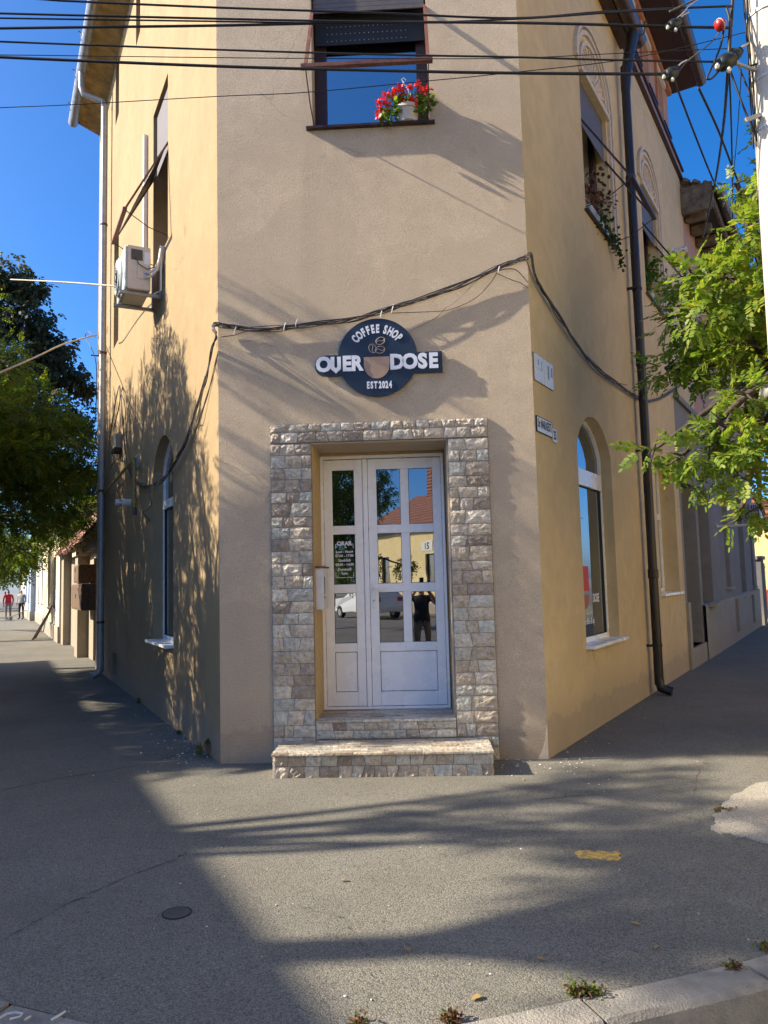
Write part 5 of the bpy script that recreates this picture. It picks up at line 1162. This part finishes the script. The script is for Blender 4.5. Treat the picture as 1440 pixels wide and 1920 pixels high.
# weeds, pebbles, fallen leaves
def weed(p, r_, label, dry=.5, n=40, ht=.05):
    t_ = thing('weed_tuft', label, 'weed', p); cs = [(Vector(p)+Vector((random.uniform(-r_, r_), random.uniform(-r_, r_)*.6, random.uniform(.004, ht))), .012) for _ in range(8)]
    scatter('green_leaves', cs, max(2, int(n*(1-dry)/2)), .013, 'leaf_pot', t_); scatter('dry_leaves', cs[:4]+[(c+Vector((r_*.7, 0, 0)), q) for c, q in cs[:2]], max(2, int(n*dry/2)), .013, 'leaf_dry', t_)
    st = MB()
    for k in range(14):
        a = random.uniform(0, 6.28); b0 = Vector(p)+Vector((random.uniform(-r_, r_)*.6, random.uniform(-r_, r_)*.4, 0)); st.tube([b0, b0+Vector((math.cos(a)*.03, math.sin(a)*.03, ht)), b0+Vector((math.cos(a)*(.02+r_*.7), math.sin(a)*(.015+r_*.5), ht*.6))], .0018, 4)
    obj('stems', st, 'dry_weed', t_)
weed(ground(1095, 1863), .055, 'tuft of red and green stonecrop in the kerb joint', .5, 110, .02)
weed(ground(842, 1914), .03, 'dry reddish weed tuft against the kerb', .9, 60, .012)
weed(ground(1372, 1815), .03, 'straw-like dead grass in the joint between two kerb stones', .95, 24, .01)
weed(ground(668, 1919), .015, 'tiny dead weed by the kerb below the door', .95, 16, .012)
weed(ground(1438, 1782), .04, 'small weed at the kerb edge near the concrete slab', .6, 30, .015)
weed(ground(1358, 1521), .06, 'yellowish grass tuft at the broken slab edge', .8, 50, .02)
weed(ground(388, 1418), .10, 'green weed clump at the foot of the left corner', .05, 170, .13)
weed(ground(274, 1318), .12, 'low green weed row along the left wall foot', .1, 120, .06)
weed(ground(345, 1375), .10, 'dark little weeds along the left wall nearer the corner', .3, 70, .03)
mb = MB()
for k in range(230):
    if k < 80: p = L.P(abs(random.gauss(0, 1.2)), 0, abs(random.gauss(.08, .25)))
    elif k < 120: p = F.P(random.uniform(2.5, 3.3), 0, abs(random.gauss(.05, .3)))
    elif k < 140: p = R.P(random.uniform(0, 5), 0, abs(random.gauss(.05, .2)))
    else: p = Vector((random.uniform(-3, 3), random.uniform(3.1, 7.0), 0))
    s_ = random.uniform(.004, .013)*(1 if k < 140 else .6); a = random.uniform(0, 6.28)
    mb.add([(p.x+math.cos(a+q)*s_*random.uniform(.6, 1.3), p.y+math.sin(a+q)*s_*random.uniform(.6, 1.2), .003) for q in (0, 1.3, 2.6, 3.9, 5.1)]+[(p.x, p.y, .004+s_*.7)], [(i, (i+1) % 5, 5) for i in range(5)])
o = obj('gravel', mb, 'pebble'); o['kind'] = 'stuff'; o['label'] = 'scattered crumbs of plaster and grit on the pavement'
for k, (u, v) in enumerate(((763, 1781), (1015, 1799), (1193, 1733), (1231, 1777), (644, 1651), (893, 1871), (1108, 1446), (1320, 1430), (980, 1462))):
    p = ground(u, v, .006); a = random.uniform(0, 6.28); s_ = random.uniform(.014, .024)
    mb = MB(); mb.add([p+Vector((math.cos(a+q)*s_*r_, math.sin(a+q)*s_*r_, h_)) for q, r_, h_ in ((0, 1.3, .004), (.8, .8, .008), (2.2, .7, .005), (3.14, 1.2, .0), (4.0, .7, .006), (5.4, .8, .009))], [(0, 1, 2, 3, 4, 5)])
    tag(obj('fallen_leaf', mb, 'fallen_leaf'), 'small pale fallen leaf lying on the asphalt pavement', 'leaf', 'fallen leaves on the pavement')

for pxs in ([(98, 1917), (112, 1909), (128, 1906), (142, 1908), (138, 1914), (118, 1919)], [(60, 1896), (70, 1897)], [(146, 1920), (158, 1913)], [(196, 1920), (210, 1912), (223, 1904)], [(80, 1901), (92, 1902)]):
    pts = [ground(u-100, v-8, .012) for u, v in pxs]; o = obj('chalk_mark', MB().tube(pts, .004, 4), 'white_mark', kerb)

# ================================================================== POLE AND OVERHEAD CABLES
PY = 5.75; pb = at(1462, 300, PY); pole = thing('utility_pole', 'pale concrete utility pole strapped with cables at the right pavement edge', 'pole', (pb.x, pb.y, 0))
obj('shaft', MB().tube([(pb.x, pb.y, -.1), (pb.x, pb.y, 4), (pb.x, pb.y, 9.5)], [.20, .172, .135], 22), 'concrete_pole', pole, smooth='auto')
for z in (5.05, 5.45, 6.0): obj('strap', MB().lathe((pb.x, pb.y, z), [(.168, -.012), (.168, .012)], 22), 'galvanised', pole)
obj('hook', MB().bar(Vector((pb.x-.16, pb.y-.05, 5.52)), Vector((pb.x-.34, pb.y-.1, 5.55)), .02, .02), 'galvanised', pole); obj('hook', MB().bar(Vector((pb.x-.16, pb.y-.05, 5.15)), Vector((pb.x-.3, pb.y-.1, 5.08)), .03, .03), 'galvanised', pole)
for k in range(3):
    x0 = pb.x-.19+.01*random.random(); obj('pole_cable', MB().tube(catm([(x0+random.uniform(-.03, .03)-.006*i, pb.y+.01-.02*k+random.uniform(-.015, .015), 6.6-.42*i) for i in range(5)], 4), .006, 5), 'black_cable', pole)
LPOLE = Vector((-12.0, 6.9, 0)); lp = thing('utility_pole', 'slim concrete utility pole at the far kerb across the left-hand street', 'pole', LPOLE)
obj('shaft', MB().tube([LPOLE-Z*.2, LPOLE+Z*4, LPOLE+Z*8.2], [.16, .13, .10], 16), 'concrete_pole', lp, smooth='auto')
obj('cross_arm', MB().bar(LPOLE+Vector((.1, -.6, 6.9)), LPOLE+Vector((.1, .6, 6.9)), .08, .08), 'galvanised', lp)
GC = 'overhead cables strung to the concrete pole'
CL = 'black overhead cable strung across the street in front of the facade'
def cable(px, y0, y1, r_, mat='black_cable', label=CL, group=GC, parent=None):
    n = len(px); pts = [at(u, v, y0+(y1-y0)*i/(n-1)) for i, (u, v) in enumerate(px)]
    far = Vector((LPOLE.x+.12, LPOLE.y, pts[0].z+.55)); pts = [far, far.lerp(pts[0], .5)-Z*.12]+pts
    o = obj('overhead_cable', MB().tube(catm(pts, 6), r_, 6), mat, parent, smooth=True)
    return tag(o, label, 'cable', group)
cable([(-160, -12), (110, 1), (403, 14), (700, 24), (960, 34), (1135, 22), (1355, 12), (1362, 16), (1368, 40), (1366, 80)], 5.9, PY-.1, .009, label='topmost black overhead cable bending down beside the pole')
cable([(-160, 20), (0, 25), (403, 35), (700, 41), (960, 43), (1270, 49)], 6.0, PY-.1, .009, label='second overhead cable, ending at the upper anchor clamp')
cable([(-160, 30), (0, 34), (403, 40), (700, 44), (960, 36), (1140, 24), (1260, 18)], 6.0, PY-.1, .007, label='thin overhead cable rising just under the topmost ones')
cable([(-160, 56), (0, 53), (403, 48), (700, 42), (980, 43), (1265, 50), (1370, 52)], 6.0, PY-.1, .011, label='thick overhead cable running straight to the red insulator')
cable([(-160, 72), (0, 78), (403, 93), (700, 102), (960, 107), (1130, 112), (1345, 116)], 6.0, PY-.1, .008, label='single overhead cable running to the dark green clamp')
cable([(-160, 98), (0, 107), (403, 124), (700, 132), (960, 137), (1250, 139)], 6.0, PY-.1, .012, label='lowest thick overhead cable ending at the lower anchor clamp')
cable([(-160, 104), (0, 103), (403, 108), (700, 110), (960, 109), (1200, 98), (1390, 90)], 6.0, PY, .0035, label='thin dark wire strung between the thicker overhead cables', group=None)
cable([(-160, 210), (0, 202), (140, 196), (403, 181), (575, 173), (800, 152), (960, 136), (1180, 110), (1400, 60)], 6.1, PY, .0035, label='thin wire slanting low across the facade from the pole', group=None)
# cables going down from the pole to the houses
SL = 'black service cable slanting down from the pole to the grey house'
SG = 'service cables down from the pole'
hub = [(1372, 0), (1369, 60), (1364, 128)]
def drop(px, ys, r_, label=SL, group=SG, mat='black_cable'):
    pts = [at(u, v, y) for (u, v), y in zip(px, ys)]; tag(obj('service_cable', MB().tube(catm(pts, 6), r_, 6), mat, None, smooth=True), label, 'cable', group)
drop([(1376, -30), (1371, 40), (1365, 128), (1356, 240), (1343, 330), (1328, 400), (1318, 445)], [PY, PY, PY, 7.5, 9.5, 11.5, 13], .014, 'thick black service cable curving down from the pole to the wooden eave')
drop([(1367, 128), (1370, 200), (1373, 320), (1374, 445), (1375, 600)], [PY, 6.5, 8, 10, 12], .008, 'straight black service cable dropping from the green clamp into the robinia')
drop([(1368, 128), (1390, 190), (1415, 250), (1450, 330)], [PY, PY, PY, PY], .008, 'service cable slanting down across to the pole side')
drop([(1378, 110), (1400, 160), (1425, 230), (1450, 300)], [PY+.1, PY+.1, PY+.1, PY+.2], .007, 'service cable beside the pole next to the dark round insulator')
drop([(1264, 150), (1300, 245), (1336, 335), (1372, 415), (1400, 480)], [PY-.1, 6.6, 7.6, 8.8, 10], .009, 'service cable slanting from the lower anchor clamp into the robinia')
drop([(1310, 165), (1345, 240), (1372, 310), (1392, 360), (1412, 400)], [PY+.1, 6.4, 7.2, 8, 9], .010, 'service cable slanting from the attic gutter end toward the robinia')
drop([(1390, 130), (1386, 200), (1378, 300), (1366, 420)], [PY, 6.5, 8, 10], .004, 'hair-thin wire hanging between the service cables')
drop([(1358, 50), (1350, 90), (1328, 140), (1327, 148), (1336, 146), (1355, 125)], [PY-.1]*6, .008, 'black cable hanging in a loop beside the pole', None)
drop([(1255, 22), (1285, 8), (1330, -15), (1400, -60)], [PY-.1]*4, .008, 'steel anchor wire rising from the cable clamp to the pole top', None, 'grey_cable')
drop([(1268, 36), (1283, 22), (1292, 10), (1310, -2)], [PY-.1]*4, .006, 'galvanised clamp wire beside the upper anchor clamp', None, 'spike')
drop([(1275, 130), (1292, 112), (1335, 78), (1362, 40)], [PY-.1]*4, .005, 'grey guy wire from the lower anchor clamp to the pole', None, 'grey_cable')
drop([(1345, 116), (1385, 122), (1400, 125), (1425, 118)], [PY-.05]*4, .008, 'short cable tail between the dark clamp and the pole', None)
drop([(20, 524), (40, 525), (120, 529), (200, 535), (262, 540)], [13, 12.5, 11.5, 10.6, 9.85], .012, 'pale wire from the street trees to the air conditioner bracket', None, 'pale_cable')
drop([(-40, 715), (20, 690), (70, 668), (120, 645), (165, 632), (182, 628)], [9, 10, 11.5, 13, 14.5, 15.1], .014, 'pale grey cable rising to the end of the left wall', None, 'pale_cable')
def clamp(u, v, y, label, mat='clamp_black', sc_=1.):
    p = at(u, v, y); t_ = thing('cable_clamp', label, 'clamp', p)
    obj('body', MB().lathe(p, [(.012*sc_, -.05*sc_), (.036*sc_, -.03*sc_), (.042*sc_, .0), (.03*sc_, .04*sc_), (.01*sc_, .055*sc_)], 12, Vector((.9, 0, .4))), mat, t_, smooth=True)
    obj('wedge', MB().bar(p+Vector((-.06, -.01, -.03))*sc_, p+Vector((.05, -.01, .03))*sc_, .03*sc_, .045*sc_), mat, t_, bevel=.008)
    for dx, dz in ((-.055, -.035), (.0, -.055)): obj('tip', MB().lathe(p+Vector((dx, -.02, dz))*sc_, [(.008*sc_, -.012*sc_), (.013*sc_, 0), (.006*sc_, .014*sc_)], 8), 'porcelain', t_)
    obj('bail', MB().tube([p+Vector((.02, 0, .02))*sc_, p+Vector((.07, 0, .07))*sc_, p+Vector((.11, 0, .09))*sc_], .005*sc_, 5), 'spike', t_)
clamp(1264, 46, PY-.1, 'black anchor clamp with pale tips holding the uppermost cables', sc_=1.1)
clamp(1258, 138, PY-.1, 'black anchor clamp with pale tips at the end of the lowest thick cable', sc_=1.2)
clamp(1362, 116, PY-.12, 'large dark green clamp pair hanging beside the pole', sc_=1.6)
clamp(1376, 104, PY-.1, 'dark round insulator next to the green clamp', sc_=1.2)
p = at(1352, 45, PY-.14); ins = thing('insulator', 'red plastic insulator on the cable beside the pole', 'insulator', p)
obj('cap', MB().lathe(p, [(.012, -.045), (.045, -.03), (.048, .0), (.02, .035), (.01, .04)], 14, Vector((.7, 0, .5))), 'red_plastic', ins, smooth=True); obj('band', MB().lathe(p, [(.05, -.012), (.05, -.006)], 14, Vector((.7, 0, .5))), 'porcelain', ins)
p = at(1447, 727, 6.2); lamp = thing('grey_object', 'unidentified grey object among the robinia leaves by the pole', 'unidentified object', p)  # unidentified grey object, given the form of a lamp head
obj('head', MB().lathe(p, [(.02, -.09), (.10, -.07), (.12, -.05), (.08, .03), (.02, .05)], 14, Vector((-.3, -.1, .9))), 'box_grey', lamp, smooth=True); obj('arm', MB().tube([p, p+Vector((.12, 0, .03)), Vector((pb.x, pb.y, p.z+.05))], .018, 8), 'galvanised', lamp)
# bracket of wires on the left wall's end
hk = thing('wall_hook', 'rusty cable hook at the far edge of the left wall', 'hook', L.P(9.6, 6.4, .1)); obj('pin', MB().tube([L.P(9.6, 6.45, 0), L.P(9.6, 6.45, .16)], .014, 6), 'rust_edge', hk)
obj('tail', MB().tube(catm([L.X(u, v, .12) for u, v in ((178, 632), (166, 622), (160, 632), (170, 650), (180, 680), (181, 730), (179, 790))], 5), .010, 5), 'grey_cable', hk)

# ================================================================== PEOPLE
def person(name, label, loc, heading, joints, mats, height=1.7):
    """one skinned body; joints: dict name -> (x right, y forward, z up), bones list; faces coloured by zone"""
    J, bones, rad_, zones = joints
    names = list(J); me = bpy.data.meshes.new('body'); me.from_pydata([J[k] for k in names], [(names.index(a), names.index(b_)) for a, b_ in bones], [])
    o = bpy.data.objects.new('body', me); COL.objects.link(o)
    md = o.modifiers.new('skin', 'SKIN'); sv_ = me.skin_vertices[0].data
    for i, k in enumerate(names): sv_[i].radius = (rad_[k],)*2 if not isinstance(rad_[k], tuple) else rad_[k]; sv_[i].use_root = (k == 'pelvis')
    sb = o.modifiers.new('sub', 'SUBSURF'); sb.levels = 2; sb.render_levels = 2
    bpy.context.view_layer.update(); nm = bpy.data.meshes.new_from_object(o.evaluated_get(bpy.context.evaluated_depsgraph_get()))
    bpy.data.objects.remove(o)
    for m_ in mats: nm.materials.append(MATS[m_])
    for p_ in nm.polygons: p_.material_index = zones(p_.center); p_.use_smooth = True
    t_ = thing(name, label, 'person', loc); b_ = bpy.data.objects.new('body', nm); COL.objects.link(b_); b_.parent = t_
    t_.rotation_euler = (0, 0, heading); ORIG[b_.name] = Matrix.Identity(4); return t_
def stand(arms):
    J = dict(pelvis=(0, 0, .95), belly=(0, .01, 1.1), chest=(0, 0, 1.3), neck=(0, 0, 1.46), head=(0, .02, 1.56), crown=(0, .01, 1.68), chin=(0, .06, 1.52),
             hl=(-.1, 0, .88), kl=(-.11, .02, .48), al=(-.11, -.02, .09), tl=(-.12, .13, .04), hr=(.1, 0, .88), kr=(.11, .02, .48), ar=(.11, -.02, .09), tr=(.12, .13, .04), sl=(-.19, 0, 1.39), sr=(.19, 0, 1.39), **arms)
    bones = [('pelvis', 'belly'), ('belly', 'chest'), ('chest', 'neck'), ('neck', 'head'), ('head', 'crown'), ('head', 'chin'), ('pelvis', 'hl'), ('hl', 'kl'), ('kl', 'al'), ('al', 'tl'), ('pelvis', 'hr'), ('hr', 'kr'), ('kr', 'ar'), ('ar', 'tr'), ('chest', 'sl'), ('chest', 'sr'), ('sl', 'el'), ('el', 'wl'), ('wl', 'pl'), ('sr', 'er'), ('er', 'wr'), ('wr', 'pr')]
    for s in 'lr':
        for k in range(1, 6):
            if f'f{s}{k}' in arms: bones.append(('p'+s, f'f{s}{k}'))
    rad_ = dict(pelvis=(.16, .12), belly=(.15, .11), chest=(.17, .12), neck=.055, head=(.085, .10), crown=(.075, .09), chin=.05, hl=.09, kl=.06, al=.042, tl=.035, hr=.09, kr=.06, ar=.042, tr=.035, sl=.065, sr=.065, el=.045, er=.045, wl=.032, wr=.032, pl=.036, pr=.036)
    for k in J:
        if k not in rad_: rad_[k] = .010
    return J, bones, rad_
def hands(arms):
    for s, sg in (('l', -1), ('r', 1)):
        p = Vector(arms['p'+s]); w_ = Vector(arms['w'+s]); d = (p-w_).normalized(); sd = d.cross(Vector((0, 1, .1))).normalized()
        for k, (a, ln) in enumerate(((-.035, .075), (-.012, .09), (.012, .085), (.034, .068), (.06, .035))): arms[f'f{s}{k+1}'] = tuple(p+d*ln+sd*a)
    return arms
down = hands(dict(el=(-.25, -.02, 1.12), wl=(-.24, .06, .88), pl=(-.23, .08, .80), er=(.25, -.02, 1.12), wr=(.22, .12, .92), pr=(.2, .16, .86)))
J, Bn, Rd = stand(down)
g0 = ground(15, 1163); hd = math.radians(27)
def z_red(c): return 3 if c.z > 1.62 or (c.z > 1.5 and c.y < -.03) else 2 if c.z > 1.46 or c.z < .86 and abs(c.x) > .17 else 0 if c.z > .93 else 1
person('person', 'person in a red jacket and grey trousers seen from behind on the far pavement', (g0.x, g0.y, 0), hd, (J, Bn, Rd, z_red), ['cloth_red', 'cloth_grey', 'skin', 'hair_dark'])
g1 = g0+Vector((.45, .6, 0))
def z_grey(c): return 3 if c.z > 1.60 else 2 if c.z > 1.46 or c.z < .86 and abs(c.x) > .17 else 0 if c.z > .93 else 1
person('person', 'grey-haired person in a light shirt standing beside the red jacket', (g1.x, g1.y, 0), hd+math.pi*.8, (J, Bn, Rd, z_grey), ['cloth_light', 'cloth_black', 'skin', 'hair_grey'])
# low trolley beside them, planks against the wall
tr = thing('hand_trolley', 'low hand trolley with small wheels beside the two people', 'trolley', g0)
obj('deck', MB().box(g0+Vector((-.1, -.5, .16)), .9, .5, .04), 'old_wood', tr)
for dx, dy in ((-.5, -.7), (.3, -.7), (-.5, -.3), (.3, -.3)): obj('wheel', MB().lathe(g0+Vector((dx, dy, .11)), [(.04, -.03), (.11, -.03), (.11, .03), (.04, .03)], 12, (0, 1, 0)), 'porcelain', tr)
obj('handle', MB().tube([g0+Vector((.35, -.5, .18)), g0+Vector((1.3, -.6, .55))], .02, 6), 'black_cable', tr)
for k in range(4):
    q0 = L.P(20.6+k*.35, 0, .75-.05*k); q1 = L.P(20.9+k*.35, 1.1-.08*k, .14)
    tag(obj('plank', MB().bar(q0, q1, .09, .03, L.n), 'old_wood', None), 'loose wooden plank leaning on the cream house wall', 'plank', 'planks leaning on the cream house')
# the photographer, standing in the road just behind the lens
ph_arms = hands(dict(el=(-.30, .16, 1.22), wl=(-.13, .24, 1.50), pl=(-.08, .245, 1.58), er=(.34, .14, 1.25), wr=(.15, .24, 1.52), pr=(.09, .245, 1.60)))
J2, B2, R2 = stand(ph_arms)
def z_ph(c):
    if c.z > 1.60 and c.y < .2 and abs(c.x) < .12: return 3
    if c.z > 1.44 and abs(c.x) < .1 and c.y < .2: return 2
    if c.y > .15 and c.z > 1.1: return 2
    if c.z < .45: return 2
    return 0 if c.z > .9 else 1
person('person', 'person in a black t-shirt and khaki shorts holding a phone up in the road', (-.02, -.42, -.14+.02), 0, (J2, B2, R2, z_ph), ['cloth_black', 'cloth_khaki', 'skin', 'hair_dark'])
phn = tag(obj('phone', MB().box((0, -.035, CAMZ-.01), .075, .009, .155), 'black_cable', None, bevel=.003), 'black phone held up in both hands by the person in the road', 'phone')
